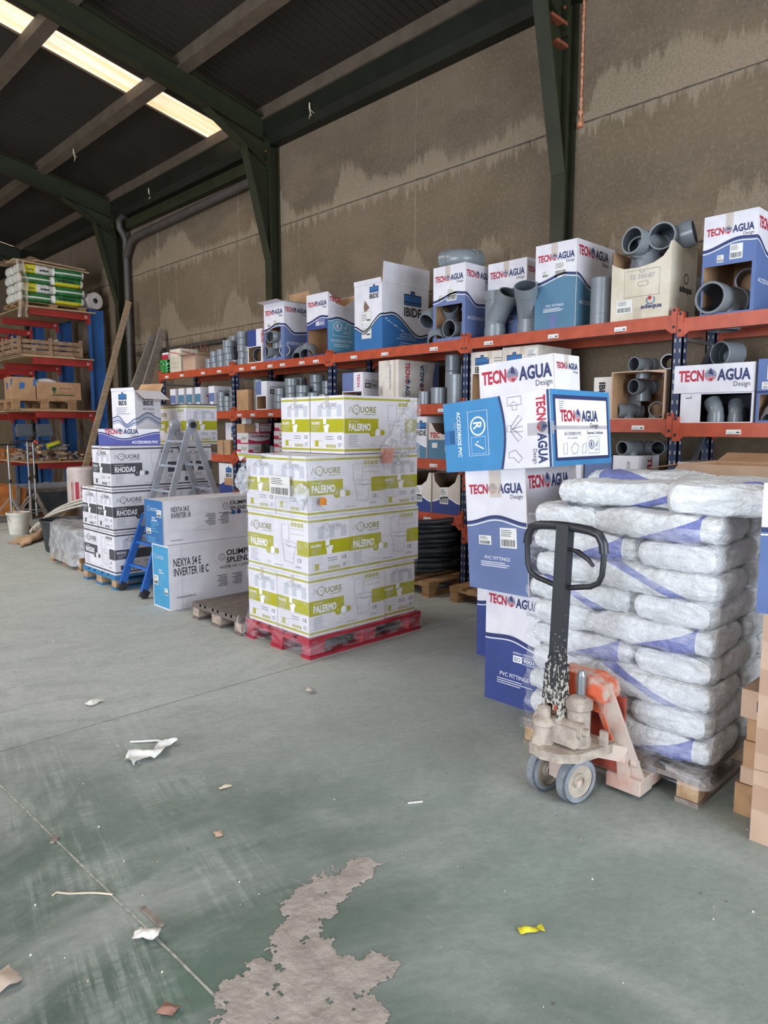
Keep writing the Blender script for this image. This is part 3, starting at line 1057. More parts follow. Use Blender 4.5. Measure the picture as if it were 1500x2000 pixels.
# ------------------------------------------------------------------ the orange and navy pallet shelving
SX = 5.25
POSTS = (.33, 2.34, 4.35, 6.34, 8.37, 10.45)
LEVELS = ((2.39, 1.63, 1.13, .62), (2.42, 1.66, 1.13, .62), (2.42, 1.825, 1.285, .745), (2.42, 1.82, 1.25, .70), (2.42, 1.815, 1.22, .68))
PRICE = ((1, 2, 0, 0), (3, 3, 0, 0), (3, 4, 2, 2), (6, 6, 3, 0), (4, 3, 0, 0))
def build_shelving():
    root = thing('pallet_shelving', 'long run of orange and navy shelving full of pipe fittings along the panel wall', 'shelving', (SX, 0, 0))
    for y in POSTS:
        for x in (.02, .62):
            mb = MB()
            ht = 2.44
            mb.box(x, y - .04, 0, x + .012, y + .04, ht, 'navy_steel')
            mb.box(x, y - .04, 0, x + .07, y - .03, ht, 'navy_steel')
            mb.box(x, y + .03, 0, x + .07, y + .04, ht, 'navy_steel')
            mb.box(x - .02, y - .055, 0, x + .09, y + .055, .006, 'navy_steel')
            z = .12
            while z < ht - .05:      # punched slots showing the bright edge of the steel
                for s in (-.018, .018):
                    mb.box(x - .001, y + s - .005, z, x + .0005, y + s + .005, z + .028, 'deck_board')
                mb.box(x + .022, y - .0412, z, x + .045, y - .0398, z + .026, 'deck_board')
                z += .075
            part('post', mb, root)
        mb = MB()
        for za, zb in ((.3, .95), (.95, 1.6), (1.6, 2.25)):
            mb.bar((.06, y, za), (.65, y, zb), .03, .025, 'galvanised')
        mb.bar((.06, y, 2.25), (.65, y, 2.25), .03, .025, 'galvanised')
        part('frame_brace', mb, root)
    rn = random.Random(5)
    for b in range(5):
        y0, y1 = POSTS[b] + .04, POSTS[b + 1] - .04
        for k, z in enumerate(LEVELS[b]):
            for back in (0, 1):
                x = .0 if not back else .66
                mb = MB()      # stepped beam with its hooked end plates
                f = -1 if not back else 1
                mb.box(x, y0 - .03, z - .10, x + .05, y1 + .03, z - .035, 'orange_steel')
                mb.box(x + (.012 if not back else 0), y0 - .03, z - .035, x + (.05 if not back else .038), y1 + .03, z, 'orange_steel')
                for yy, s in ((y0 - .038, 1), (y1 + .038, -1)):
                    mb.box(x - .006, min(yy, yy + s * .042), z - .135, x + .045, max(yy, yy + s * .042), z + .045, 'orange_steel')
                    mb.prism([(yy + s * .042, z - .10), (yy + s * .042, z - .135), (yy + s * .085, z - .10)], 'x', x, x + .01, 'orange_steel')
                    for q in (-.10, .02):
                        mb.box(x - .008, yy + s * .012, z + q, x - .005, yy + s * .03, z + q + .02, 'ink_black')
                bm_ = part('beam', mb, root)
                if not back and PRICE[b][k]:
                    n = PRICE[b][k]
                    for i in range(n):
                        yy = y0 + (y1 - y0) * (i + .35 + .3 * rn.random()) / n
                        lb = MB()
                        lb.box(x - .002, yy - .05, z - .085, x, yy + .05, z - .048, 'sticker')
                        F = Face((x - .002, yy + .05, z - .085), (0, -1, 0), (0, 0, 1), .1, .037)
                        p_rect(lb, F, .004, .0, .096, .004, 'ink_black', .0008)
                        p_rect(lb, F, .068, .012, .092, .022, 'ink_grey', .0008)
                        p_lines(lb, F, .008, .018, .05, 2, .008, .003, 'ink_midgrey', .0008, i)
                        part('price_label', lb, bm_)
            mb = MB()
            mb.box(.05, y0 + .001, z - .028, .66, y1 - .001, z - .003, 'deck_board')
            part('shelf_deck', mb, root)
    # crossed bracing on the back of the middle bays
    for b in (2, 3):
        mb = MB()
        y0, y1 = POSTS[b], POSTS[b + 1]
        mb.bar((.70, y0, .4), (.70, y1, 2.0), .04, .006, 'galvanised', (1, 0, 0))
        mb.bar((.707, y1, .4), (.707, y0, 2.0), .04, .006, 'galvanised', (1, 0, 0))
        part('back_brace', mb, root)

def rect(u0, v0, u1, v1):
    return [(u0, v0), (u1, v0), (u1, v1), (u0, v1)]

def build_shelf_goods():
    X0 = 5.275
    Z1 = 2.42
    # ---------------- top shelf, right to left
    a = ((0, .44), (.7, .50), (1, .49))
    def t1r(mb, F):
        pr_wave(mb, F, F.w, ((0, .49), (.4, .40), (1, .42)), 'ink_blue')
        pr_logo(mb, F.sub(.02, .56), .46)
        p_text(mb, F, 'ACCESORIOS PVC', .05, .2, .03, 'ink_white', .4)
    carton('tall white and blue carton, lower half cut open, right end of top shelf', (X0, 1.83, 2.39), (.58, .36, .68),
           FL=front_tall('ink_blue', .68, rect(.012, .012, .335, .335), False, arch=a), FR=t1r,
           holeL=rect(.012, .012, .335, .335), inner='brown_card', tapeL=(.15, .20, .10), stickers=(('L', .10, .355, .045, .05), ('L', .185, .365, .085, .10)))
    fit('tee', 'big grey pipe tee, lower left in the cut-open blue carton on top shelf', (X0 + .40, 2.065, 2.39 + .118), .112, (0, -90, -6))
    fit('tee', 'big grey pipe tee lying on the others inside the cut-open blue carton at right end', (X0 + .42, 2.03, 2.39 + .29), .085, (180, -90, 10))
    fit('tee', 'big grey pipe tee, lower right in the cut-open blue carton on top shelf', (X0 + .42, 1.93, 2.39 + .085), .078, (90, -90, 12))
    def adL(mb, F):
        p_line(mb, F, rect(.11, .17, .39, .365), .0025, 'ink_black', D1, True)
        p_line(mb, F, arc(.25, .365, .02, PI, 2 * PI, 8), .0025, 'ink_black')
        p_poly(mb, F, arc(.235, .262, .016, PI / 2, PI * 1.5, 8) + arc(.285, .262, .016, -PI / 2, PI / 2, 8), 'cream_card', D1)
        p_line(mb, F, arc(.235, .262, .016, PI / 2, PI * 1.5, 8) + arc(.285, .262, .016, -PI / 2, PI / 2, 8), .002, 'ink_black', D2, True)
        p_text(mb, F, 'TE 200-87', .15, .30, .035, 'ink_line', .2)
        p_text(mb, F, 'adequa', .25, .075, .032, 'ink_navy', .165, .03)
        p_ring(mb, F, .325, .135, .030, .009, 'ink_teal', D2, 24, R(150), R(400))
        p_disc(mb, F, .318, .15, .015, 'ink_red')
        p_rect(mb, F, .19, 0, .26, .09, 'tape_clear', D1)
    def adR(mb, F):
        p_text(mb, F, 'adequa', .16, .2, .05, 'ink_black', .22, .03)
        p_ring(mb, F, .27, .30, .035, .01, 'ink_grey')
    carton('cream carton with torn top full of big grey pipe tees on the top shelf', (X0, 2.42, Z1), (.46, .47, .54), skin='cream_card', FL=adL, FR=adR, open_top=True,
           notch={'L': [(.462, .535), (.45, .49), (.41, .44), (.34, .405), (.22, .385), (.10, .39), (.03, .42), (.0, .44)], 'R': [(.40, .56), (.2, .52), (.03, .55), (0, .54)]},
           stickers=(('L', .05, .055, .13, .10),))
    fit('tee', 'big grey pipe tee with round mouth facing out on top of the cream torn carton', (X0 + .37, 2.63, Z1 + .565), .102, (0, -86, -14))
    fit('tee', 'big grey pipe tee lying behind the round-mouthed one in the cream torn carton', (X0 + .2, 2.75, Z1 + .56), .10, (78, 0, 12))
    fit('tee', 'grey pipe tee sunk deepest in the cream torn carton', (X0 + .40, 2.70, Z1 + .31), .10, (90, -90, 70))
    fit('tee', 'grey pipe tee at the back of the cream torn carton', (X0 + .38, 2.82, Z1 + .50), .085, (0, -80, 20))
    fit('sleeve', 'tall grey pipe sleeve standing between the teal carton and the cream torn carton', (X0 + .09, 3.03, Z1), .080)
    carton('tall white and teal fittings carton beside the grey pipe sleeve on the top shelf', (X0, 3.20, Z1), (.60, .40, .70), FL=front_tall('ink_teal'), FR=side_tall('ink_teal'),
           tapeL=(.155, .215, .10), stickers=(('L', .07, .43, .065, .055), ('L', .19, .42, .115, .12)),
           extra=(('bottom_tape', lambda mb, L, Rt, T: p_rect(mb, L, .15, 0, .22, .12, 'ink_slate', D2)),))
    fit('wye', 'grey slanting pipe wye on the top shelf, right one of the pair', (X0 + .12, 3.745, Z1), .087, (0, 0, 28)).scale = (.10, .10, .086)
    fit('wye', 'grey slanting pipe wye on the top shelf, left one of the pair', (X0 + .12, 4.11, Z1), .085, (0, 0, 66)).scale = (.10, .10, .084)
    carton('tall white and blue carton half hidden behind two grey pipe wyes', (X0 + .25, 3.86, Z1), (.38, .44, .70), FL=front_tall('ink_slate'), FR=side_tall('ink_slate'), tapeL=(.18, .24, .10))
    h7 = rect(.035, .03, .365, .335)
    carton('tall white and slate carton with a window of fittings and a grey elbow on top', (X0, 4.37, Z1), (.46, .40, .70), FL=front_tall('ink_slate', window=h7, words=False), FR=side_tall('ink_slate'), holeL=h7,
           tapeL=(.155, .215, .10), stickers=(('L', .07, .385, .065, .055), ('L', .175, .37, .12, .12)))
    fit('tee', 'grey pipe tee, lower one in the window of the slate carton under the elbow', (X0 + .17, 4.74, Z1 + .115), .085, (90, 0, 0))
    fit('bend', 'grey pipe bend, upper left in the window of the slate carton under the elbow', (X0 + .16, 4.69, Z1 + .34), .08, (180, -50, 30))
    fit('bend', 'grey pipe bend, upper right in the window of the slate carton under the elbow', (X0 + .18, 4.50, Z1 + .35), .075, (180, -50, -20))
    fit('elbow', 'large grey pipe elbow lying on top of the slate carton with a window', (X0 + .20, 4.80, Z1 + .705 + .10), .10, (90, 180, 0))
    fit('bend', 'grey pipe bend, lower one between the blue-waved carton and the slate carton', (X0 + .20, 4.89, Z1 + .095), .092, (0, -88, 40))
    fit('bend', 'grey pipe bend, upper one between the blue-waved carton and the slate carton', (X0 + .26, 4.90, Z1 + .275), .088, (0, -82, 5))
    def ibL(mb, F):
        c = wave(F, F.w, ((0, .26), (.35, .20), (1, .36)))
        p_poly(mb, F, [(0, 0), (F.w, 0)] + c[::-1], 'ink_royal', D1)
        for k, (o, mt) in enumerate(((.0, 'ink_black'), (-.017, 'ink_white'), (-.03, 'ink_black'))):
            p_line(mb, F, [(u, v + o) for u, v in c], (.014, .008, .006)[k], mt, D2)
        pr_valve(mb, F.sub(.24, .53), .14)
        p_poly(mb, F, [(.15, .46), (.16, .40), (.20, .41), (.24, .44), (.17, .52)], 'dark_card', D2)
        for v in (.12, .27):
            p_rect(mb, F, .115, v, .27, v + .135, 'sticker', D2)
            p_line(mb, F, rect(.12, v + .005, .265, v + .13), .002, 'ink_grey', D3, True)
            p_lines(mb, F, .13, v + .10, .08, 4, .018, .005, 'ink_grey', D3, 5)
            p_rect(mb, F, .20, v + .035, .25, v + .05, 'ink_black', D3)
    def ibR(mb, F):
        w = F.w
        c = wave(F, w, ((0, .36), (.22, .385), (.8, .17), (1, .20)))
        p_poly(mb, F, [(0, 0), (w, 0)] + c[::-1], 'ink_royal', D1)
        for k, (o, mt) in enumerate(((.0, 'ink_black'), (-.017, 'ink_white'), (-.03, 'ink_black'))):
            p_line(mb, F, [(u, v + o) for u, v in c], (.014, .008, .006)[k], mt, D2)
        pr_valve(mb, F.sub(.33, .37), .27)
        rn = random.Random(2)
        for i in range(16):
            p_disc(mb, F, .06 + .02 * i, .30 - .008 * i + .015 * rn.random(), .003 + .006 * rn.random(), 'ink_white', D2, 10)
        for i, (t, x, y, q) in enumerate((('Accesorios de PVC', .28, .17, .2), ('Manguitos y tubos PVC', .27, .145, .25), ('Accesorios de PVC presion', .22, .12, .3), ('Manguitos de union', .28, .075, .25), ('El tubo que une', .26, .05, .26))):
            p_text(mb, F, t, x, y, .014, 'ink_white', q)
    carton('big open carton with royal blue wave and upright white flap on the top shelf', (X0 + .0, 5.49, Z1), (.72, .43, .68), FL=ibL, FR=ibR, open_top=True,
           flaps=(('R', .21, 4), ('L', .05, 8)), skin='white_card')
    h10 = rect(.02, .015, .37, .30)
    def t10R(mb, F):
        w = F.w
        pr_wave(mb, F, w, ((0, .39), (.35, .42), (1, .37)), 'ink_lightblue')
        p_text(mb, F, 'TECN', .02, .60, .05, 'ink_red', .17, .035)
        pr_cert(mb, F.sub(.07, .22), .26)
        p_text(mb, F, 'ACCESORIOS PVC', .04, .15, .03, 'ink_white', .33)
        p_lines(mb, F, .08, .12, .26, 2, .02, .006, 'ink_white')
        for i in range(3):
            p_line(mb, F, rect(.05 + .1 * i, .47, .12 + .1 * i, .54), .003, 'ink_midgrey', D2, True)
    carton('tall white carton with torn light blue side and empty brown window, top shelf', (X0, 6.37, Z1), (.42, .39, .70), FL=front_tall('ink_deep_blue', window=h10, words=False), FR=t10R, holeL=h10, open_top=True,
           notch={'R': [(.40, .66), (.36, .63), (.25, .56), (.12, .58), (.05, .67), (0, .70)]},
           extra=(('badge_print', lambda mb, L, Rt, T: pr_iso(mb, L.sub(.17, .34), .16, 'ink_white', 'ink_deep_blue')),))
    fit('bend', 'grey pipe bend facing out, right one beside the carton with the raised brown flap', (X0 + .2, 6.90, Z1 + .10), .095, (0, -85, 35))
    fit('bend', 'grey pipe bend, left one beside the carton with the raised brown flap', (X0 + .24, 7.07, Z1 + .09), .085, (0, -88, 25))
    h12 = rect(.035, .04, .35, .40)
    carton('tall blue and white carton with a raised brown flap and a window of grey fittings', (X0, 7.21, Z1), (.42, .42, .70), FL=front_tall('ink_slate', window=h12, words=False), FR=side_tall('ink_slate'), holeL=h12, open_top=True,
           flaps=(('B', .17, -8), ('L', .10, 82), ('R', .05, 88)), stickers=(('L', .07, .42, .08, .045), ('L', .20, .42, .12, .07)))
    for i, (y, z, q) in enumerate(((7.53, .115, 1), (7.37, .115, 2), (7.53, .295, 3), (7.37, .30, 4))):
        fit('tee', 'grey pipe tee, %s in the window of the carton with the raised brown flap' % ('lower left', 'lower right', 'upper left', 'upper right')[i], (X0 + .26, y, Z1 + z), .072, (0, -90, (-10, 30, 10, -20)[i]))
    h13 = rect(.02, .012, .30, .2)
    def t13(mb, F):
        p_rect(mb, F, 0, .21, F.w * .6, .42, 'ink_deep_blue')
        p_text(mb, F.sub(.31, .40, -90), 'TECN', 0, 0, .045, 'ink_red', .15, .03)
    carton('small blue and white carton with grey ring in its window, top shelf', (X0, 7.68, Z1), (.30, .33, .42), FL=t13, holeL=h13)
    fit('ring', 'grey pipe ring lying in the window of the small blue and white carton', (X0 + .12, 7.85, Z1 + .10), .092, (0, -90, 25))
    g = 'couplings on the far end of the top shelf'
    for i, (x, y, n, r) in enumerate(((.09, 8.09, 3, .07), (.10, 8.26, 5, .08), (.28, 8.42, 2, .08), (.09, 8.43, 1, .07), (.10, 8.62, 4, .08), (.27, 8.74, 5, .08), (.09, 8.79, 3, .075), (.09, 8.96, 3, .07), (.09, 9.12, 2, .065))):
        stack(n, X0 + x, y, Z1, r, '%s stack from the right, far end of top shelf' % NTH[i], 'ring', g)
    def small(blue, txt=True):
        def f(mb, F):
            p_rect(mb, F, 0, 0, F.w, F.h * .48, blue)
            p_text(mb, F.sub(F.w * .62, F.h * .9, -90), 'TECN', 0, 0, F.w * .22, 'ink_red', F.h * .4, .03)
        return f
    carton('white carton behind the grey coupling stacks near the far end of the top shelf', (X0 + .33, 8.85, Z1), (.25, .30, .42), FL=small('ink_white'))
    carton('blue carton behind the grey coupling stacks, nearer than the white one', (X0 + .33, 8.50, Z1), (.25, .28, .42), FL=lambda mb, F: p_rect(mb, F, 0, .1, F.w, .40, 'ink_deep_blue'))
    carton('blue-lidded carton behind the grey couplings next to the small carton with a ring', (X0 + .33, 8.10, Z1), (.25, .34, .42), FL=small('ink_deep_blue'))
    carton('small brown carton with open flaps at the far end of the top shelf', (X0 + .02, 9.40, Z1), (.25, .36, .21), skin='tan_card', open_top=True, flaps=(('R', .10, 70), ('L', .08, 75)))
    def redl(mb, F):
        p_line(mb, F, [(.02, .30), (F.w - .02, .26)], .012, 'ink_red')
        for i in range(3):
            p_line(mb, F, [(.05 + .1 * i, .04), (.05 + .1 * i, .24)], .004, 'ink_midgrey')
            p_line(mb, F, [(.03, .07 + .07 * i), (F.w - .03, .06 + .07 * i)], .004, 'ink_midgrey')
    carton('cream carton with thin red and grey lines beside the green crate', (X0 + .02, 9.82, Z1), (.28, .34, .34), skin='cream_card', FL=redl, FR=redl)
    root = thing('plastic_crate', 'small green plastic crate at the far left end of the top shelf', 'crate', (X0, 10.18, Z1))
    mb = MB()
    w, d, h = .28, .26, .20
    for z in (0, .045, .09, .155):
        for (a0, b0, a1, b1) in ((0, 0, .012, w), (d - .012, 0, d, w), (0, 0, d, .012), (0, w - .012, d, w)):
            mb.box(a0, b0, z, a1, b1, z + .028 if z < .15 else h, 'green_plastic')
    for (a0, b0) in ((0, 0), (d - .02, 0), (0, w - .02), (d - .02, w - .02), (0, w / 2 - .01)):
        mb.box(a0, b0, 0, a0 + .02, b0 + .02, h, 'green_plastic')
    mb.box(0, 0, 0, d, w, .01, 'green_plastic')
    part('basket', mb, root)
    carton('red and white box sitting in the green crate', (X0 + .03, 10.22, Z1 + .012), (.18, .20, .30), FL=lambda mb, F: p_rect(mb, F, 0, .15, F.w, .27, 'ink_red'))

    # ---------------- second level
    ZA, ZB, ZC, ZD, ZE = 1.63, 1.66, 1.825, 1.82, 1.815
    hb = [(.20, .006), (.545, .006), (.545, .205), (.20, .205)]
    carton('low white carton with dark opening showing grey bends, under the long logo carton at right', (X0, 1.79, ZA), (.5, .56, .215), holeL=hb, inner='pvc_dark',
           FL=lambda mb, F: p_line(mb, F, [(.09, .18), (.13, .18), (.13, .195)], .006, 'ink_grey'))
    fit('bend', 'grey 45 degree pipe bend, left one standing in the low white carton', (X0 + .09, 2.075, ZA + .008), .058, (0, 0, 230))
    fit('bend', 'grey 45 degree pipe bend, right one standing in the low white carton', (X0 + .14, 1.955, ZA + .008), .052, (0, 0, 200))
    carton('long flat white logo carton on a low white carton, second shelf right', (X0 - .01, 1.79, ZA + .216), (.5, .56, .20), FL=lambda mb, F: pr_logo(mb, F.sub(.035, .085), .50))
    fit('coupling', 'grey pipe coupling lying on the long flat logo carton', (X0 + .36, 2.05, ZA + .416 + .09), .09, (0, -90, -20))
    fit('ring', 'grey pipe ring lying behind the coupling on the long flat logo carton', (X0 + .50, 2.13, ZA + .416 + .085), .085, (0, -90, -10))
    hr = rect(.02, .015, .30, .19)
    carton('blue carton at the right edge of the second shelf with a pipe in its window', (X0 - .01, 1.43, ZA), (.45, .34, .43), skin='ink_blue', holeL=hr, FL=lambda mb, F: p_rect(mb, F, .0, .20, .34, .215, 'ink_navy'), stickers=(('L', .06, .29, .07, .10), ('L', .03, .225, .13, .05)))
    fit('bend', 'grey pipe bend filling the window of the blue carton at the right edge', (X0 + .24, 1.66, ZA + .10), .085, (0, -90, 0))
    ho = [(.012, .008), (.425, .008), (.43, .345), (.30, .362), (.06, .362), (.012, .36)]
    carton('brown-sided carton lying open towards the aisle, filled with grey pipe tees', (X0, 2.42, ZB), (.45, .44, .37), skin='tan_card', holeL=ho, inner='brown_card')
    for i, (x, y, z, r, rot) in enumerate(((.34, 2.78, .07, .062, (0, -90, -25)), (.30, 2.62, .075, .060, (0, -90, 25)), (.32, 2.49, .07, .058, (0, -90, 30)), (.36, 2.68, .26, .060, (0, -90, -15)), (.38, 2.52, .25, .055, (0, -85, 20)))):
        fit('tee', 'grey pipe tee, %s inside the brown-sided open carton' % ('lower left', 'lower middle', 'lower right', 'upper left', 'upper right')[i], (X0 + x, y, ZB + z), r, rot)
    fit('tee', 'grey pipe tee, left one lying on top of the brown-sided open carton', (X0 + .30, 2.66, ZB + .372 + .058), .058, (0, -90, -15))
    fit('tee', 'grey pipe tee, right one lying on top of the brown-sided open carton behind the post', (X0 + .30, 2.50, ZB + .372 + .06), .058, (0, -90, 15))
    fit('bend', 'long grey pipe bend lying behind the navy post on the second shelf', (X0 + .40, 2.20, ZA + .416 + .07), .062, (90, 0, 0))
    def iba(mb, F):
        pr_valve(mb, F.sub(.05, .44), .16)
        p_lines(mb, F, .27, .56, .09, 4, .025, .005, 'ink_grey')
    carton('white carton with brown open lower half behind the logo carton, left of its pair', (X0 + .02, 3.95, ZB), (.5, .355, .63), FL=iba, holeL=rect(.02, .01, .335, .43), skin='dirty_white_card', tapeL=(.19, .24, .07))
    carton('white carton with taped top behind the standing logo carton, right of its pair', (X0 + .02, 3.56, ZB), (.52, .385, .645), FL=iba, skin='dirty_white_card', tapeL=(.19, .24, .07), stickers=(('L', .27, .50, .10, .12),))
    fit('sleeve', 'dark grey pipe sleeve lying on the second shelf behind the light blue carton', (X0 + .40, 3.30, ZB + .22), .12, (90, 0, 0)).location.z = ZB + .121
    carton('small pale carton next to the dark pipe sleeve on the second shelf', (X0 + .05, 2.88, ZB), (.3, .16, .34), skin='dirty_white_card', FL=lambda mb, F: p_text(mb, F.sub(.05, .30, -90), 'IBIDE', 0, 0, .05, 'ink_black', .18, .05))
    # bay C
    g = 'couplings at the right of the middle second shelf'
    for i, (x, y, n, r, k) in enumerate(((.08, 4.95, 1, .066, 'coupling'), (.27, 4.74, 3, .082, 'coupling'), (.09, 4.77, 1, .082, 'coupling'), (.28, 4.52, 2, .095, 'coupling'))):
        stack(n, X0 + x, y, ZC, r, '%s stack from the soiled logo carton' % NTH[i], k, g)
    fit('sleeve', 'grey pipe sleeve standing at the right end of the middle second shelf', (X0 + .10, 4.535, ZC), .078 * .6, (0, 0, 0)).scale = (.10, .10, .060)
    def rl(mb, F):
        p_text(mb, F.sub(.16, .42, -90), 'ACCESORIOS PVC', 0, 0, .028, 'ink_grey', .26)
        pr_iso(mb, F.sub(.06, .03, 90), .17)
        p_rect(mb, F, .22, 0, .26, F.h, 'tape_clear', D1)
    def rr(mb, F):
        pr_logo(mb, F.sub(.10, .44, -90), .42)
        pr_logo(mb, F.sub(.38, .03, 90), .40)
        p_poly(mb, F, [(.62, 0), (.62, .46), (.56, .46), (.52, .30), (.52, .14), (.56, 0)], 'ink_slate')
    carton('soiled white carton lying on its side with the word mark running vertically', (X0, 5.24, ZC), (.62, .30, .465), skin='dirty_white_card', FL=rl, FR=rr, tapeL=(.13, .17, .06))
    carton('blue and white carton with ISO print and a brown window left of the soiled carton', (X0, 5.79, ZC), (.30, .34, .37), FL=(lambda mb, F: (p_rect(mb, F, 0, .17, .19, .37, 'ink_slate'), p_text(mb, F.sub(.25, .35, -90), 'TECN', 0, 0, .04, 'ink_red', .14, .03))),
           FR=lambda mb, F: pr_iso(mb, F.sub(.03, .2), .22), holeL=rect(.012, .01, .32, .16))
    fit('ring', 'grey pipe ring in the brown window of the ISO carton', (X0 + .14, 5.93, ZC + .085), .078, (0, -90, 10))
    fit('ring', 'grey pipe ring lying in front of the soiled logo carton', (X0 + .13, 5.62, ZC), .08)
    # bay D
    carton('plain brown carton beside the far navy post on the second shelf', (X0, 8.02, ZD), (.22, .28, .27), skin='brown_card')
    g = 'couplings on the second shelf above the pink cartons'
    for i, (x, y, n, r, k) in enumerate(((.10, 7.92, 3, .065, 'coupling'), (.30, 8.22, 3, .07, 'coupling'), (.08, 7.42, 3, .08, 'ring'), (.10, 7.20, 4, .085, 'ring'), (.30, 7.30, 4, .09, 'ring'), (.10, 6.98, 3, .085, 'ring'), (.30, 6.95, 4, .095, 'ring'), (.10, 6.76, 2, .085, 'ring'), (.28, 6.72, 4, .075, 'ring'), (.10, 6.56, 2, .075, 'ring'), (.28, 6.48, 2, .07, 'ring'))):
        stack(n, X0 + x, y, ZD, r, '%s stack from the far post, above pink cartons' % NTH[i], k, g)
    carton('white ISO carton with blue end and brown window above the pink cartons', (X0, 7.60, ZD), (.34, .24, .36), FL=lambda mb, F: p_rect(mb, F, 0, .19, .12, .36, 'ink_slate'), FR=lambda mb, F: pr_iso(mb, F.sub(.05, .2), .24), holeL=rect(.015, .012, .22, .17))
    # bay E
    for i, (y, w, dx, bl, fr) in enumerate(((9.98, .17, .26, 'ink_slate', 'iso'), (9.72, .17, .24, 'ink_teal', None), (9.48, .17, .24, 'ink_teal', None), (9.24, .16, .26, 'ink_teal', 'tec'), (8.86, .16, .40, 'ink_slate', 'iso'))):
        fr_ = None if fr is None else ((lambda mb, F: pr_iso(mb, F.sub(.05, .2), F.w * .6)) if fr == 'iso' else (lambda mb, F: p_text(mb, F, 'T', .09, .14, .1, 'ink_red', .08, .04)))
        carton('small %s and white carton, %s from the left on the far second shelf' % ('teal' if 'teal' in bl else 'slate', ('first', 'second', 'third', 'fourth', 'fifth')[i]), (X0, y, ZE), (dx, w, .355),
               FL=lambda mb, F, bl=bl: (p_rect(mb, F, 0, 0, F.w, .26, bl), p_rect(mb, F, F.w * .2, .06, F.w * .8, .14, 'sticker', D2)), FR=fr_)
    g = 'couplings at the right of the far second shelf'
    for i, (x, y, n, r) in enumerate(((.06, 8.76, 4, .06), (.07, 8.62, 3, .062), (.20, 8.66, 5, .06), (.07, 8.48, 5, .058))):
        stack(n, X0 + x, y, ZE, r, '%s stack right of the farthest ISO carton' % NTH[i], 'ring', g)
    # ---------------- third level
    Z3A, Z3C, Z3D, Z3E = 1.13, 1.285, 1.25, 1.22
    def wv(blue, u0=.06, lw=.2, logo=True):
        def f(mb, F):
            w, h = F.w, F.h
            c = wave(F, w, ((0, h * .30), (.5, h * .42), (1, h * .28)))
            p_poly(mb, F, [(0, 0), (w, 0)] + c[::-1], blue, D1)
            p_line(mb, F, c, .012, 'ink_white', D2)
            if logo:
                pr_valve(mb, F.sub(u0, h * .55), lw)
        return f
    carton('white carton with blue waves behind the brown carton on the far third shelf', (X0 + .16, 8.48, Z3E), (.35, .38, .44), FL=wv('ink_deep_blue', .15, .17))
    carton('brown taped carton on the far third shelf in front of the blue-waved one', (X0 - .01, 8.47, Z3E), (.15, .34, .20), skin='brown_card', FL=lambda mb, F: (p_rect(mb, F, .15, 0, .18, .2, 'dark_card'), p_rect(mb, F, .03, .08, .11, .11, 'ink_midgrey')))
    def pink(mb, F):
        p_rect(mb, F, 0, 0, F.w, F.h * .48, 'ink_pink')
        c = [(F.w * i / 10, F.h * (.44 - .20 * math.sin(PI * i / 10))) for i in range(11)]
        p_poly(mb, F, [(0, F.h * .5)] + c + [(F.w, F.h * .5)], 'ink_white', D2)
        p_text(mb, F, 'TECNOMEGA', F.w * .08, F.h * .62, F.h * .2, 'ink_red', F.w * .84, .03)
        p_rect(mb, F, 0, F.h * .94, F.w, F.h, 'ink_pink', D2)
    def pinkl(mb, F):
        p_rect(mb, F, 0, 0, F.w, F.h * .4, 'ink_pink')
        p_rect(mb, F, F.w * .35, F.h * .12, F.w * .95, F.h * .8, 'sticker', D2)
        p_lines(mb, F, F.w * .4, F.h * .6, F.w * .5, 3, F.h * .12, F.h * .04, 'ink_grey', D3)
    carton('pink and white carton, bottom of the stack beside the far navy post', (X0, 8.04, Z3D), (.20, .28, .125), FL=pinkl, FR=pinkl)
    carton('pink and white carton with word mark, middle of the stack beside the far navy post', (X0, 8.04, Z3D + .126), (.34, .28, .145), FL=pinkl, FR=pink)
    carton('small brown carton on the left pink carton stack', (X0, 8.12, Z3D + .272), (.16, .20, .12), skin='brown_card')
    carton('pink and white carton with white label, top of the stack beside the small brown carton', (X0 + .17, 8.04, Z3D + .272), (.20, .28, .13), FL=pinkl, FR=lambda mb, F: (p_rect(mb, F, 0, 0, F.w, F.h, 'ink_pink'), p_rect(mb, F, .012, .02, F.w - .012, F.h - .012, 'ink_white', D2), p_text(mb, F, 'TECNOMEGA', .02, .09, .022, 'ink_red', .15, .03, D3), p_lines(mb, F, .02, .06, .14, 2, .02, .004, 'ink_grey', D3)))
    carton('small white box on top of the small brown carton by the far post', (X0 + .03, 8.14, Z3D + .393), (.09, .10, .09))
    mb = MB()
    mb.box(0, 0, 0, .30, .22, .012, 'black_plastic')
    for (a, b, c, d) in ((0, 0, .01, .22), (.29, 0, .30, .22), (0, 0, .30, .01), (0, .21, .30, .22)):
        mb.box(a, b, .08, c, d, .12, 'black_plastic')
        mb.box(a, b, .0, c, d, .03, 'black_plastic')
    for i in range(7):
        mb.box(.0, .01 + .032 * i, 0, .008, .02 + .032 * i, .12, 'black_plastic')
        mb.box(.01 + .045 * i, 0, 0, .02 + .045 * i, .008, .12, 'black_plastic')
    for i in range(9):
        mb.tube([(.05 + .03 * i, .05 + .015 * i, .015), (.06 + .03 * i, .06 + .012 * i, .10)], .012, 'galvanised', 7)
    single('basket', mb, 'black basket of metal parts under the pink carton with word mark', 'basket', (X0 + .22, 7.80, Z3D))
    g = 'couplings between the pink carton stacks'
    for i, (y, n) in enumerate(((7.72, 1), (7.60, 2), (7.50, 1))):
        stack(n, X0 + .18, y, Z3D, .05, '%s stack between the pink carton piles' % NTH[i], 'coupling', g)
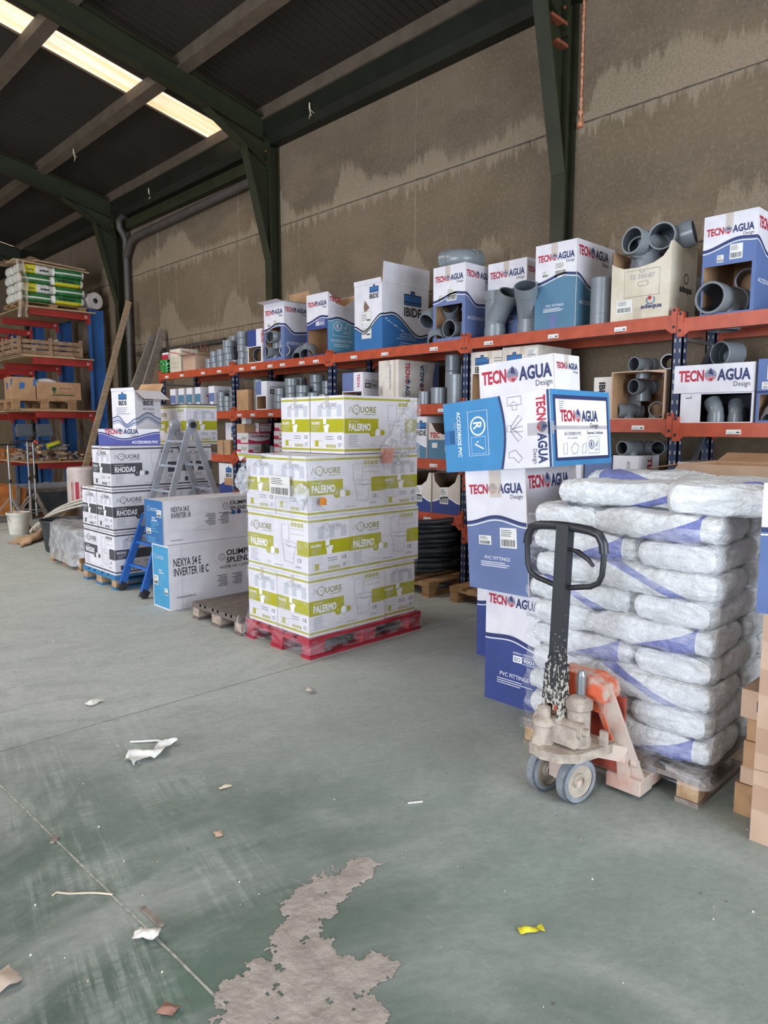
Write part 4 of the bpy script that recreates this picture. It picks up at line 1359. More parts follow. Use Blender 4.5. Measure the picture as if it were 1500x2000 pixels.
    for i in range(4):
        carton('pink and white carton, %s of the stack behind the yellow-green cartons' % ('bottom', 'second', 'third', 'top')[i], (X0 + .01 * (i % 2), 7.16 + .02 * (i % 3 == 1), Z3D + .10 * i + .001 * i), (.26, .30, .098), FL=pinkl, FR=pinkl)
    carton('white carton with blue wave on the third shelf right of the wrapped pallet', (X0, 4.84, Z3C), (.45, .36, .42), FL=wv('ink_teal', .20, .15))
    carton('torn teal carton on the third shelf beside the light blue carton', (X0, 4.40, Z3C), (.45, .42, .36), skin='dirty_white_card', open_top=True, inner='dark_card',
           FL=lambda mb, F: (p_rect(mb, F, 0, 0, .42, .19, 'ink_teal'), p_text(mb, F, 'TEC', .02, .21, .05, 'ink_red', .13, .03), p_rect(mb, F, .05, .11, .12, .16, 'sticker', D2), p_rect(mb, F, .22, .08, .30, .20, 'sticker', D2)),
           notch={'L': [(.40, .33), (.34, .26), (.20, .24), (.10, .27), (.04, .35), (0, .36)]})
    def acL(mb, F):
        p_text(mb, F.sub(.12, .20, -90), 'ACCESORIOS', 0, 0, .028, 'ink_grey', .18)
        p_lines(mb, F, .05, .12, .05, 3, .02, .004, 'ink_midgrey')
    carton('white carton with vertical lettering under two grey pipe tees on the third shelf', (X0, 2.60, 1.13), (.34, .22, .245), FL=acL, FR=lambda mb, F: p_text(mb, F.sub(.14, .23, -90), 'TECN', 0, 0, .075, 'ink_red', .22, .03))
    fit('tee', 'grey pipe tee, left one on the white carton with vertical lettering', (X0 + .24, 2.72, 1.376 + .058), .057, (0, -90, -10))
    fit('tee', 'grey pipe tee, right one on the white carton with vertical lettering', (X0 + .22, 2.55 - .0, 1.376 + .058), .055, (90, 0, 20)).location = (X0 + .27, 2.69, 1.376 + .058)
    carton('white carton with red vertical lettering behind the tall stacked logo cartons', (X0, 3.10, 1.13), (.4, .30, .25), FL=lambda mb, F: p_text(mb, F.sub(.20, .22, -90), 'TECN', 0, 0, .04, 'ink_black', .16, .03))
    carton('blue carton on the third shelf between two white cartons', (X0 + .02, 2.84, 1.13), (.4, .24, .23), skin='ink_slate')
    carton('wide flat white and blue carton on the third shelf behind the brown open flaps', (X0, 1.72, 1.13), (.5, .6, .21), FL=lambda mb, F: p_rect(mb, F, .42, 0, .6, .21, 'ink_slate'))
    # ---------------- fourth level
    nt = {'L': [(.30, .40), (.27, .32), (.20, .27), (.09, .26), (.03, .32), (.015, .40), (0, .40)]}
    for i, (y, w) in enumerate(((4.78, .33), (4.40, .36))):
        carton('torn carton with navy wave on the fourth shelf, %s one' % ('left', 'right')[i], (X0, y, .745), (.45, w, .40), skin='dirty_white_card', open_top=True, inner='dark_card', notch={'L': [(u * w / .33, v) for u, v in nt['L']]},
               FL=wv('ink_deep_blue', logo=False), stickers=(('L', .10, .10, .11, .16),))
    carton('white blue-waved carton on the far fourth shelf behind the navy post', (X0 + .1, 8.10, .70), (.35, .26, .42), FL=wv('ink_deep_blue', .05, .16))
    carton('white carton with a brown patch on the far fourth shelf left of the navy post', (X0, 8.44, .68), (.4, .36, .42), FL=lambda mb, F: (wv('ink_deep_blue', .18, .15)(mb, F), p_rect(mb, F, .14, .12, .35, .22, 'brown_card', D3)))

# ------------------------------------------------------------------ pallets
def pallet(label, loc, L, W, wood, block, cat='pallet', skid=None, slats=5, rz=0):
    """long side along x; three skids along x, nine blocks, slatted deck"""
    root = thing('pallet', label, cat, loc, rz)
    skid = skid or wood
    mb = MB()
    rn = random.Random(int(loc[0] * 100))
    for i in range(slats):
        w = .145 if i % 2 == 0 else .10
        y = (W - .145) * i / (slats - 1) + (.0725)
        mb.box(0, y - w / 2, .120, L, y + w / 2, .142 + .002 * rn.random(), wood)
    for x in (0, L / 2 - .07, L - .14):
        mb.box(x, 0, .098, x + .14, W, .1195, wood)
    part('deck', mb, root)
    for x in (0, L / 2 - .07, L - .14):
        for y in (0, W / 2 - .07, W - .10):
            mb = MB()
            mb.box(x + .004, y + .003, .022, x + .136, y + (.137 if 0 < y < W - .11 else .097), .0975, block)
            bevel(part('block', mb, root), .004)
    for y in (0, W / 2 - .07, W - .10):
        part('skid', MB().box(0, y, 0, L, y + (.14 if 0 < y < W - .11 else .10), .0215, skid), root)
    return root

# ------------------------------------------------------------------ printed sanitary-ware cartons
def pr_pan(mb, F, k, mt, fill=None):
    """outline of a close-coupled pan, about k tall"""
    tank = [(.10 * k, .55 * k), (.42 * k, .58 * k), (.42 * k, 1.0 * k), (.10 * k, .97 * k)]
    seat = [(.28 * k, .52 * k), (.55 * k, .56 * k), (.78 * k, .50 * k), (.70 * k, .43 * k), (.42 * k, .42 * k)]
    base = [(.12 * k, .50 * k), (.30 * k, .44 * k), (.70 * k, .42 * k), (.62 * k, .22 * k), (.60 * k, 0), (.22 * k, .03 * k), (.20 * k, .25 * k)]
    if fill:
        for p in (tank, seat, base):
            p_poly(mb, F, p, fill, D3)
    else:
        for p in (tank, seat, base):
            p_line(mb, F, p, k * .012, mt, D2, True)
def pr_name(mb, F, W, mt):
    """thin capitals with a big ringed Q"""
    h = W * .16
    p_line(mb, F, [(0, 0), (W * .07, h), (W * .14, 0)], W * .018, mt)
    p_ring(mb, F, W * .27, h * .50, h * .72, W * .018, mt)
    p_line(mb, F, [(W * .26, -h * .25), (W * .33, -h * .42)], W * .014, mt)
    p_poly(mb, F, [(W * .255, h * .45), (W * .27, h * .38), (W * .285, h * .45), (W * .27, h * .78)], mt, D2)
    p_text(mb, F, 'UORE', W * .42, 0, h, mt, W * .58, .008)
    p_rect(mb, F, W * .55, -h * .36, W * .99, -h * .27, mt)
def pr_icons(mb, F, w, mt):
    for i in range(4):
        p_disc(mb, F, w * (.12 + .25 * i), 0, w * .10, mt)
        p_rect(mb, F, w * (.09 + .25 * i), -w * .03, w * (.15 + .25 * i), w * .03, 'ink_white', D3)
def pr_long(ink, word, txt):
    def f(mb, F):
        w, h = F.w, F.h
        for v in (.045, .925):
            p_rect(mb, F, 0, h * v, w, h * (v + .035), ink)
        pr_name(mb, F.sub(w * .05, h * .71), w * .36, txt)
        p_rect(mb, F, 0, h * .355, w * .44, h * .605, ink)
        p_text(mb, F, word, w * .05, h * .40, h * .12, 'ink_white', w * .29, .035)
        p_text(mb, F, 'PACK MODELO', w * .05, h * .545, h * .025, 'ink_white', w * .13)
        for i, (u, m_) in enumerate(((.36, ink), (.43, 'ink_white'), (.50, ink))):
            p_disc(mb, F, w * u, h * .36, h * (.072, .07, .05)[i], m_, D3)
        p_text(mb, F, '7', w * .352, h * .34, h * .05, 'ink_white', w * .015, 0, D3 + .0006)
        p_ring(mb, F, w * .43, h * .36, h * .07, .002, ink, D3 + .0006)
        p_lines(mb, F, w * .05, h * .31, w * .17, 7, h * .032, h * .008, 'ink_midgrey', D2, 4)
        pr_pan(mb, F.sub(w * .54, h * .20), h * .66, 'ink_line')
        pr_icons(mb, F.sub(w * .72, h * .86), w * .20, ink)
        p_line(mb, F, rect(w * .71, h * .70, w * .93, h * .79), .002, ink, D2, True)
        p_rect(mb, F, w * .82, h * .355, w, h * .605, ink)
        p_text(mb, F, 'CE', w * .83, h * .24, h * .06, 'ink_grey', w * .06)
        p_text(mb, F, 'ESPANA', w * .80, h * .14, h * .028, 'ink_midgrey', w * .09)
        p_rect(mb, F, w * .46, h * .12, w * .60, h * .13, 'ink_midgrey', D2)
        p_line(mb, F, [(w * .34, h * .13), (w * .37, h * .17), (w * .40, h * .12)], .002, 'ink_midgrey')
    return f
def pr_end(ink, word, txt):
    def f(mb, F):
        w, h = F.w, F.h
        for v in (.045, .925):
            p_rect(mb, F, 0, h * v, w, h * (v + .035), ink)
        pr_name(mb, F.sub(w * .28, h * .80), w * .50, 'ink_line' if txt != 'ink_grey' else txt)
        for u in (.22, .48, .78):      # paler strips of packing tape
            p_rect(mb, F, w * u, h * .64, w * (u + .13), h * .84, 'ink_faint', D1)
        p_rect(mb, F, 0, h * .37, w, h * .60, ink)
        p_text(mb, F, word, w * .04, h * .505, h * .05, 'ink_white', w * .26, .02)
        p_lines(mb, F, w * .06, h * .47, w * .24, 4, h * .025, h * .006, 'ink_faint', D2, 2)
        pr_pan(mb, F.sub(w * .36, h * .36), h * .27, 'ink_white', 'ink_white')
        p_lines(mb, F, w * .45, h * .29, w * .25, 2, h * .04, h * .008, 'ink_grey', D2, 6)
        p_text(mb, F, 'CE', w * .80, h * .25, h * .06, 'ink_grey', w * .12)
        pr_icons(mb, F.sub(w * .46, h * .13), w * .30, ink)
        p_line(mb, F, rect(w * .08, h * .12, w * .36, h * .22), .002, ink, D2, True)
        p_rect(mb, F, w * .14, h * .12, w * .24, h * .22, ink, D1)
        p_rect(mb, F, w * .80, h * .09, w * .95, h * .20, 'sticker', D2)
        p_lines(mb, F, w * .82, h * .17, w * .11, 3, h * .025, h * .01, 'ink_blue', D3)
    return f
def san_carton(label, x, y, z, along, ink, word, txt, h=.42, ln=.72, sh=.37, **kw):
    dx, dy = (ln, sh) if along == 'x' else (sh, ln)
    rn = random.Random(int(x * 1000 + y * 77 + z * 31))
    j = [rn.uniform(-.006, .006) for _ in range(3)]
    def X(p):
        return Vector((p.x + j[0] * p.z / h, p.y + j[1] * p.z / h, p.z))
    A, B = pr_long(ink, word, txt), pr_end(ink, word, txt)
    return carton(label, (x, y, z), (dx, dy, h - .002), FL=B if along == 'x' else A, FR=A if along == 'x' else B, X=X, **kw, tapeL=(dy * .45, dy * .55, .06) if along == 'x' else None)

def ring_path(x0, y0, x1, y1, r, n=10):
    """closed rounded rectangle, list of points"""
    out = []
    for cx, cy, a in ((x1 - r, y0 + r, -90), (x1 - r, y1 - r, 0), (x0 + r, y1 - r, 90), (x0 + r, y0 + r, 180)):
        out += arc(cx, cy, r, R(a), R(a + 90), 4)
    pts = []
    for a, b in zip(out, out[1:] + out[:1]):
        d = math.hypot(b[0] - a[0], b[1] - a[1])
        k = max(1, int(d / .05))
        pts += [(a[0] + (b[0] - a[0]) * i / k, a[1] + (b[1] - a[1]) * i / k) for i in range(k)]
    return pts
def film_wrap(rows, mt, amp=.006, fr=5, seed=0):
    """rows: (z, x0, y0, x1, y1, corner radius)"""
    mb = MB()
    base = ring_path(*rows[0][1:6])
    n = len(base)
    vs = []
    for z, x0, y0, x1, y1, r in rows:
        bx0, by0, bx1, by1 = rows[0][1:5]
        for k, (px, py) in enumerate(base):
            u, v = (px - bx0) / (bx1 - bx0), (py - by0) / (by1 - by0)
            q = Vector((x0 + (x1 - x0) * u, y0 + (y1 - y0) * v, z))
            c = Vector(((x0 + x1) / 2, (y0 + y1) / 2, z))
            d = (q - c).normalized()
            q += d * (amp * noise.noise(Vector((q.x * fr, q.y * fr, q.z * fr * 2.2 + seed))))
            vs.append(q)
    m = len(rows)
    mb.add(vs, [(j * n + k, j * n + (k + 1) % n, (j + 1) * n + (k + 1) % n, (j + 1) * n + k) for j in range(m - 1) for k in range(n)], mt, True)
    return mb
def crumple(nu, nv, fn, mt, amp, fr, seed=0, fold=0.0):
    """sheet fn(u,v) with folded noise"""
    def g(u, v):
        p = Vector(fn(u, v))
        a = noise.noise_vector(p * fr + Vector((seed, seed, seed)))
        b = noise.noise_vector(p * fr * 2.7 + Vector((seed, 3, 1)))
        return p + a * amp + b * amp * .45
    return MB().grid(nu, nv, g, mt)

def build_pallet_loads():
    G, DG = 'ink_olive', 'ink_darkolive'
    pallet('red painted wooden pallet under the wrapped yellow-green cartons', (2.93, 3.77, 0), 1.12, .79, 'red_paint', 'red_paint')
    zt = .1445
    X0, Y0 = 2.955, 3.80
    h = .42
    base = 'white and yellow-green toilet carton, '
    a = (G, 'PALERMO', DG)
    def lid(mb):      # lifted lip of the carton lid at the far left
        p = [(-.002, .372, .405), (-.002, .05, .418), (-.035, .12, .416), (-.05, .30, .424), (-.045, .43, .432), (-.01, .44, .36)]
        mb.add(p + [(x - .003, y, z + .005) for x, y, z in p], [(0, 1, 2, 3), (0, 3, 4, 5), (9, 8, 7, 6), (11, 10, 9, 6), (1, 2, 8, 7), (2, 3, 9, 8), (3, 4, 10, 9), (4, 5, 11, 10)], 'white_card')
        mb.add([(-.036, .12, .405), (-.052, .30, .412), (-.049, .42, .418), (-.046, .42, .404), (-.050, .30, .398), (-.034, .12, .394)], [(0, 1, 4, 5), (1, 2, 3, 4)], 'ink_olive')
    san_carton(base + 'bottom layer of the wrapped pallet at the near corner', X0, Y0, zt, 'x', *a)
    san_carton(base + 'bottom layer of the wrapped pallet, left of the near corner', X0, Y0 + .373, zt, 'x', *a)
    san_carton(base + 'bottom layer of the wrapped pallet at the right end', X0 + .723, Y0 + .01, zt, 'y', *a, sh=.34)
    san_carton(base + 'second layer of the wrapped pallet, long side facing left', X0, Y0, zt + h, 'y', *a, ln=.74)
    san_carton(base + 'second layer of the wrapped pallet, reaching the right end', X0 + .373, Y0 + .003, zt + h, 'x', *a)
    san_carton(base + 'second layer of the wrapped pallet at the back', X0 + .373, Y0 + .376, zt + h, 'x', *a)
    san_carton(base + 'third layer of the wrapped pallet at the near corner', X0, Y0, zt + 2 * h, 'x', *a)
    san_carton(base + 'third layer of the wrapped pallet, under the torn film', X0, Y0 + .373, zt + 2 * h, 'x', *a,
               extra=(('flap', lambda mb, L, Rt, T: lid(mb)),))
    san_carton(base + 'third layer of the wrapped pallet at the right end', X0 + .723, Y0 + .01, zt + 2 * h, 'y', *a, sh=.36)
    san_carton(base + 'top of the wrapped pallet, nearer one', X0 + .375, Y0 + .05, zt + 3 * h + .003, 'x', *a, ln=.745, sh=.39)
    san_carton(base + 'top of the wrapped pallet, farther left one', X0 + .375, Y0 + .445, zt + 3 * h + .003, 'x', *a, ln=.745, sh=.36)
    rows = []
    x0, y0, x1, y1 = X0 - .012, Y0 - .012, X0 + 1.095, Y0 + .765
    for i in range(34):
        z = .035 + (zt + 3 * h - .035) * i / 33
        k = (z - zt) / h
        pinch = .012 * abs(math.sin(PI * k)) if z > zt else 0
        fl = max(0, (.22 - z) / .19) * .035
        rows.append((z, x0 + pinch * .6 - fl, y0 + pinch - fl, x1 - pinch * 2 + fl * .6, y1 + fl, .03))
    mb = film_wrap(rows, 'stretch_film', .007, 6)
    root = thing('stretch_wrap', 'clear stretch film wrapped round the yellow-green toilet cartons', 'plastic film')
    part('wrap', mb, root)
    # bunched torn film at the left, and the flap draped over the top right carton
    def drape(u, v):
        zz = zt + 2.9 * h + (h * 1.08) * v
        xa = X0 + .60 + .42 * v ** .8
        x = xa + (X0 + 1.125 - xa) * u
        return (x, Y0 + .018 - .02 * math.sin(PI * u) , zz)
    part('torn_film', crumple(40, 40, drape, 'bubble_film', .012, 22, 1), root, 'crumpled bubbly flap of torn film')
    def bunch(u, v):
        a_ = 2 * PI * u
        r = .02 + .060 * math.sin(PI * min(1, v * 1.1)) ** .7
        return (X0 - .02 - .05 * v + r * math.cos(a_) * .6, Y0 + .78 - .10 * v + r * math.sin(a_) * .5, zt + 2.55 * h + .22 * (v - .5) + .02 * math.sin(a_))
    part('film_bunch', crumple(28, 22, bunch, 'bubble_film', .02, 14, 5), root, 'bunched knot of torn film hanging at the left')
    def fold(u, v):
        return (X0 - .022 - .02 * math.sin(PI * v), Y0 + .10 + .62 * u - .10 * v, zt + 2.0 * h + (.30 - .12 * u) * v + .02)
    part('torn_film', crumple(34, 20, fold, 'stretch_film', .014, 12, 8), root)
    def knot(u, v):
        a_ = 2 * PI * u
        r = .065 * math.sin(PI * v) ** .6
        return (X0 - .03 + r * math.cos(a_) * .5, Y0 + .04 + r * math.sin(a_), zt + 2.2 * h + .16 * v)
    part('film_bunch', crumple(24, 18, knot, 'bubble_film', .018, 18, 11), root)
    # a carton lid corner and papers
    mb = MB()
    pr_sticker(mb, Face((X0 - .03, Y0 + .40, zt + 2.32 * h), (0, -1, 0), (0, 0, 1), .24, .16), .24, .14, 3)
    part('shipping_label', mb, root)
    mb = crumple(8, 8, lambda u, v: (X0 + .66 + .12 * u, Y0 - .035, zt + 2.9 * h - .03 + .11 * v), 'ink_paleorange', .012, 14, 2)
    part('paper_slip', mb, root, 'pale orange paper slip under the film')
    part('paper_slip', crumple(5, 5, lambda u, v: (X0 + .07 + .06 * u, Y0 - .05, zt + 2.2 * h + .05 * v), 'ink_orange', .012, 14, 6), root, 'bright orange scrap in the film')
    mb = MB()
    for k in range(1):
        pts = [(X0 - .05 - .03 * k - .05 * math.sin(PI * i / 12), Y0 + .82 + .02 * k - .012 * i, .16 - .15 * i / 12) for i in range(13)]
        mb.tube(pts, .006, 'stretch_film', 6)
    part('loose_tail', mb, root, 'white twisted film tail trailing to the floor')
    # ---- stack with dark print behind the ladder
    pallet('blue painted pallet under the black and white toilet cartons', (2.86, 6.765, 0), 1.14, .80, 'blue_paint', 'block_wood', skid='blue_paint')
    b = ('ink_grey', 'RHODAS', 'ink_grey')
    base = 'white and black toilet carton, '
    Xr, Yr = 2.875, 6.775
    san_carton(base + 'bottom layer, long side facing left', Xr, Yr, zt, 'y', *b, ln=.76)
    san_carton(base + 'bottom layer behind the blue ladder foot', Xr + .373, Yr + .003, zt, 'x', *b)
    san_carton(base + 'second layer at the near corner', Xr, Yr, zt + .425, 'x', *b)
    san_carton(base + 'second layer, left of the near corner', Xr - .005, Yr + .375, zt + .425, 'x', *b)
    san_carton(base + 'second layer at the right end behind the ladder', Xr + .725, Yr + .004, zt + .425, 'y', *b)
    san_carton(base + 'third layer, at the near corner under the flat logo carton', Xr + .003, Yr, zt + .85, 'x', *b, sh=.44)
    san_carton(base + 'third layer at the right end behind the ladder', Xr + .728, Yr + .004, zt + .85, 'y', *b)
    zz = zt + .85 + .42
    san_carton('white and yellow-green toilet carton on top of the black and white cartons behind the ladder', Xr + .89, Yr + .12, zz, 'y', *a, ln=.74, sh=.36)
    mb = MB()
    mb.box(0, 0, 0, .40, .80, .006, 'dark_card')
    mb.box(.02, .04, .006, .38, .78, .011, 'dark_card')
    single('cardboard_sheet', mb, 'dark brown cardboard sheet lying on the green toilet carton behind the ladder', 'cardboard', (Xr + .87, Yr + .09, zz + .421))
    def flatR(mb, F):
        w = F.w
        pr_wave(mb, F, w, ((0, .13), (.4, .065), (1, .13)), 'ink_violet', band=.010)
        pr_logo(mb, F.sub(.06, .115), .32)
        p_text(mb, F, 'ACCESORIOS PVC', w - .02, .018, .028, 'ink_white', .25, .02, align=1)
    carton('flat white and violet logo carton lying on the black and white toilet cartons', (2.90, 7.10, zz + .001), (.585, .36, .165), rz=R(-27), FR=flatR, FL=lambda mb, F: p_rect(mb, F, 0, 0, F.w, .09, 'ink_violet'))
    def ibw(mb, F):
        w = F.w
        for k in range(4):
            c = wave(F, w, ((0, .11 - .02 * k), (.25, .13 - .022 * k), (.62, .045 - .012 * k), (1, .10 - .02 * k)) if F.U.y else ((0, .10 - .02 * k), (.45, .16 - .02 * k), (1, .10 - .022 * k)))
            p_line(mb, F, [(u, max(.004, v)) for u, v in c], .010 if k % 2 == 0 else .006, 'ink_deep_blue' if k % 2 == 0 else 'ink_teal', D2)
        pr_valve(mb, F.sub(w * .3, .24), .13)
        if F.U.y:
            p_lines(mb, F, w * .2, .21, w * .6, 4, .02, .004, 'ink_grey', D2, 9)
        else:
            p_text(mb, F, 'MUY FRAGIL', w * .3, .19, .022, 'ink_grey', .14)
            p_text(mb, F, 'FRAGILE', w * .4, .15, .022, 'ink_grey', .11)
    carton('open white carton with wavy blue stripes and brown flap on flat logo carton', (3.225, 6.95, zz + .167), (.32, .37, .385), rz=R(13), FL=ibw, FR=ibw, open_top=True, flaps=(('R', .17, 122), ('L', .03, 5), ('B', .10, 30)))
    # ---- air-conditioner cartons
    def nexL(col):
        def f(mb, F):
            w, h_ = F.w, F.h
            p_rect(mb, F, .012 * (h_ > .5), .012 * (h_ > .5), w - .012 * (h_ > .5), h_ - .02 * (h_ > .5), col)
            p_ring(mb, F, w * .22, h_ * .80, .022, .004, 'ink_faint')
            p_lines(mb, F, w * .32, h_ * .80, w * .4, 2, .016, .006, 'ink_faint')
            p_lines(mb, F, w * .38, h_ * .58, w * .3, 2, .022, .012, 'ink_faint', D2, 1)
            p_lines(mb, F, w * .32, h_ * .50, w * .45, 5, .022, .010, 'ink_lightblue', D2, 2)
            p_lines(mb, F, w * .15, h_ * .12, w * .6, 3, .018, .007, 'ink_lightblue', D2, 4)
        return f
    def nexR(up):
        def f(mb, F):
            w, h_ = F.w, F.h
            k = .045 if up else .072
            v = h_ - .10 if up else h_ - .19
            p_text(mb, F, 'NEXYA S4 E', .075 if up else .04, v, k, 'ink_black', k * (3.85 if up else 3.7), .012)
            p_text(mb, F, 'INVERTER 18' + ('' if up else ' C'), .075 if up else .04, v - k * 1.18, k, 'ink_black', k * (4.1 if up else 4.75), .012)
            p_ring(mb, F, .62 if up else .52, h_ - .085 if up else h_ - .16, .030, .004, 'ink_grey')
            p_line(mb, F, [(u + (.62 if up else .52), q + (h_ - .085 if up else h_ - .16)) for u, q in ((.012, .012), (-.010, .008), (.010, -.008), (-.012, -.012))], .004, 'ink_grey')
            u = .665 if up else .57
            vv = h_ - .075 if up else h_ - .15
            p_text(mb, F, 'OLIMPIA', u, vv, .034 if up else .05, 'ink_black', .22 if up else .30, .02)
            p_text(mb, F, 'SPLENDID', u, vv - (.05 if up else .07), .034 if up else .05, 'ink_black', .24 if up else .33, .02)
            p_rect(mb, F, u, vv - .008, u + .22, vv - .006, 'ink_midgrey')
            p_text(mb, F, 'HOME OF COMFORT', u - .07, vv - (.09 if up else .12), .020 if up else .028, 'ink_grey', .32 if up else .40)
            for uu in ((.40, .54) if up else (.46, .62)):
                p_lines(mb, F, uu, h_ * .62 if up else h_ * .42, .11, 7, .016, .006, 'ink_grey', D2, int(uu * 100), True)
            p_text(mb, F, 'olimpiasplendid.com', .06, .03 if up else .10, .014 if up else .022, 'ink_grey', .12 if up else .19)
            if up:
                for q in ([(.10, .12), (.30, .12), (.40, .14), (.44, .20), (.44, .25), (.38, .26), (.12, .22)], [(.30, .12), (.33, .10), (.44, .10), (.46, .24), (.44, .25)], [(.11, .105), (.42, .105)]):
                    p_line(mb, F, q, .003, 'ink_faint')
                p_disc(mb, F, .70, h_ * .62, .022, 'ink_royal')
                p_disc(mb, F, .76, h_ * .62, .022, 'ink_deep_blue')
            p_rect(mb, F, .115 if not up else .0, 0, .12 if not up else .003, h_, 'ink_faint', D1)
        return f
    carton('large white air-conditioner carton with a light blue end standing on the floor', (2.875, 5.66, 0), (.93, .315, .575), FL=nexL('ink_cyan'), FR=nexR(False), stickers=(('L', .02, .20, .085, .085), ('L', .215, .13, .06, .06)))
    carton('long white air-conditioner carton with a royal blue end lying on the large one', (2.855, 5.70, .577), (1.0, .345, .385), FL=nexL('ink_royal'), FR=nexR(True), stickers=(('L', .02, .08, .09, .05), ('L', .23, .24, .085, .065)))
    pallet('bare grey weathered pallet on the floor in front of the air-conditioner cartons', (2.90, 4.585, 0), 1.0, .74, 'grey_wood', 'grey_block', slats=7)

def bag_mesh(name, mt, L, W, H, seed):
    """stuffed plastic sack, long axis x, resting on z = 0"""
    n = (36, 24, 10)
    mb = MB()
    def shape(p):
        x, y, z = p
        ex, ey = abs(x), abs(y)
        th = (1 - .62 * ex ** 5) * (1 - .55 * ey ** 4)
        side = 1 - .10 * (1 - abs(z)) ** 0 * ex ** 3
        X = x * L / 2 * (1 - .05 * abs(z) ** 2 - .03 * ey ** 4)
        Y = y * W / 2 * (1 - .10 * ex ** 4) * (1 - .10 * abs(z) ** 2.5)
        Z = z * H / 2 * (.62 + .38 * th)
        q = Vector((X, Y, Z))
        f = noise.noise(Vector((X * 9, Y * 9, Z * 6 + seed * 7)))
        w = noise.noise(Vector((X * 34, Y * 34, Z * 9 + seed))) 
        c = noise.noise(Vector((X * 60, Y * 14, Z * 14 + seed * 3)))
        nrm = Vector((x * .4, y * .7, z)).normalized()
        q += nrm * (.010 * f + .0045 * w + .006 * c * (.5 + ex))
        return q
    for ax in range(3):
        a, b = [(1, 2), (0, 2), (0, 1)][ax]
        for s in (-1, 1):
            def fn(u, v, ax=ax, a=a, b=b, s=s):
                p = [0, 0, 0]
                p[ax] = s
                p[a] = math.sin((2 * u - 1) * PI / 2 * .92) / math.sin(PI / 2 * .92)
                p[b] = math.sin((2 * v - 1) * PI / 2 * .92) / math.sin(PI / 2 * .92)
                return shape(p)
            mb.grid(n[a], n[b], fn, mt)
    me = mb.mesh(name)
    import bmesh
    bm = bmesh.new()
    bm.from_mesh(me)
    bmesh.ops.remove_doubles(bm, verts=bm.verts, dist=.0006)
    bmesh.ops.recalc_face_normals(bm, faces=bm.faces)
    zmin = min(v.co.z for v in bm.verts)
    for v in bm.verts:
        v.co.z -= zmin
    bm.to_mesh(me)
    bm.free()
    for p in me.polygons:
        p.use_smooth = True
    return me

def build_sacks():
    pallet('worn wooden pallet carrying the stacked white sacks, lifted by the pallet truck', (2.91, 1.11, 0), 1.20, .88, 'old_wood', 'block_wood', slats=5)
    zt = .146
    P_ = .119
    lg = [bag_mesh('sack', m_, .60, .42, .135, i) for i, m_ in enumerate(('sack_wedge', 'sack_band', 'sack_plain'))]
    g = None
    def bag(k, x, y, z, ang, label, sc=(1, 1, 1), tilt=(0, 0)):
        o = link('sack', lg[k])
        o.location = (x, y, z)
        o.rotation_euler = (R(tilt[0]), R(tilt[1]), R(ang))
        o.scale = sc
        tag(o, label, 'sack')
        return o
    rn = random.Random(9)
    xf = 2.925
    nm = ('bottom', 'second', 'third', 'fourth', 'fifth', 'sixth', 'seventh', 'eighth', 'ninth')
    for k in range(9):
        z = zt + k * P_
        j = lambda: rn.uniform(-.008, .008)
        end = 'white sack, %s layer from the pallet, ' % nm[k]
        if k % 2 == 0:     # short end at the left front, long side at the right front
            bag(2 if k % 4 else 1, xf + .30 + j(), 1.815 + j(), z, 180 + 2 * rn.random(), end + 'end showing at the left of the front', (1, .86, 1))
            for q in range(3):
                bag((0 if k % 4 == 0 else 1) if q == 0 else 2, xf + .205 + .40 * q + j() - .012 * (q == 0), 1.385 + j(), z, -90 + 2 * rn.random(), end + ('long side showing at the right of the front', 'middle of the shaded right side', 'back of the shaded right side')[q], (.97, .95, 1))
        else:
            bag(1 if k % 4 == 1 else 0, xf + .20 + j() + .01, 1.73 + j(), z, -90 + 2 * rn.random(), end + 'long side showing at the left of the front', (.90, .95, 1))
            for q in range(2):
                bag(2, xf + .31 + .60 * q + j(), 1.28 + j(), z, 0 + 2 * rn.random(), end + ('end showing at the right of the front', 'rear one on the shaded right side')[q], (1, .86, 1))
    # the rest of the top layer and the three loose sacks on it
    z = zt + 8 * P_
    bag(2, xf + .905, 1.815, z, 182, 'white sack, ninth layer from the pallet, behind the left front sack', (1, .86, 1))
    z += P_ + .004
    bag(1, xf + .24, 1.60, z, 108, 'loose white sack lying on top of the pile, nearest the handle', (1, 1, .95), (3, 0))
    bag(0, xf + .72, 1.72, z, 100, 'loose white sack lying on top of the pile at the back with blue print', (1, 1, 1.05))
    bag(1, xf + .34, 1.21, z - .004, 20, 'loose white sack lying on top of the pile at the right', (.98, 1.05, 1.12), (0, 0))
    # film
    rows = []
    for i in range(48):
        zz = .10 + (zt + 9 * P_ - .03 - .10) * i / 47
        k = (zz - zt) / P_
        pin = .014 * abs(math.cos(PI * k)) ** 3 if zz > zt else -.012
        rows.append((zz, 2.885 + pin, 1.072 + pin, 4.115 - pin, 2.01 - pin, .06))
    mb = film_wrap(rows, 'sack_film', .010, 7, 3)
    single('stretch_wrap', mb, 'clear stretch film wrapped round the pile of white sacks', 'plastic film')

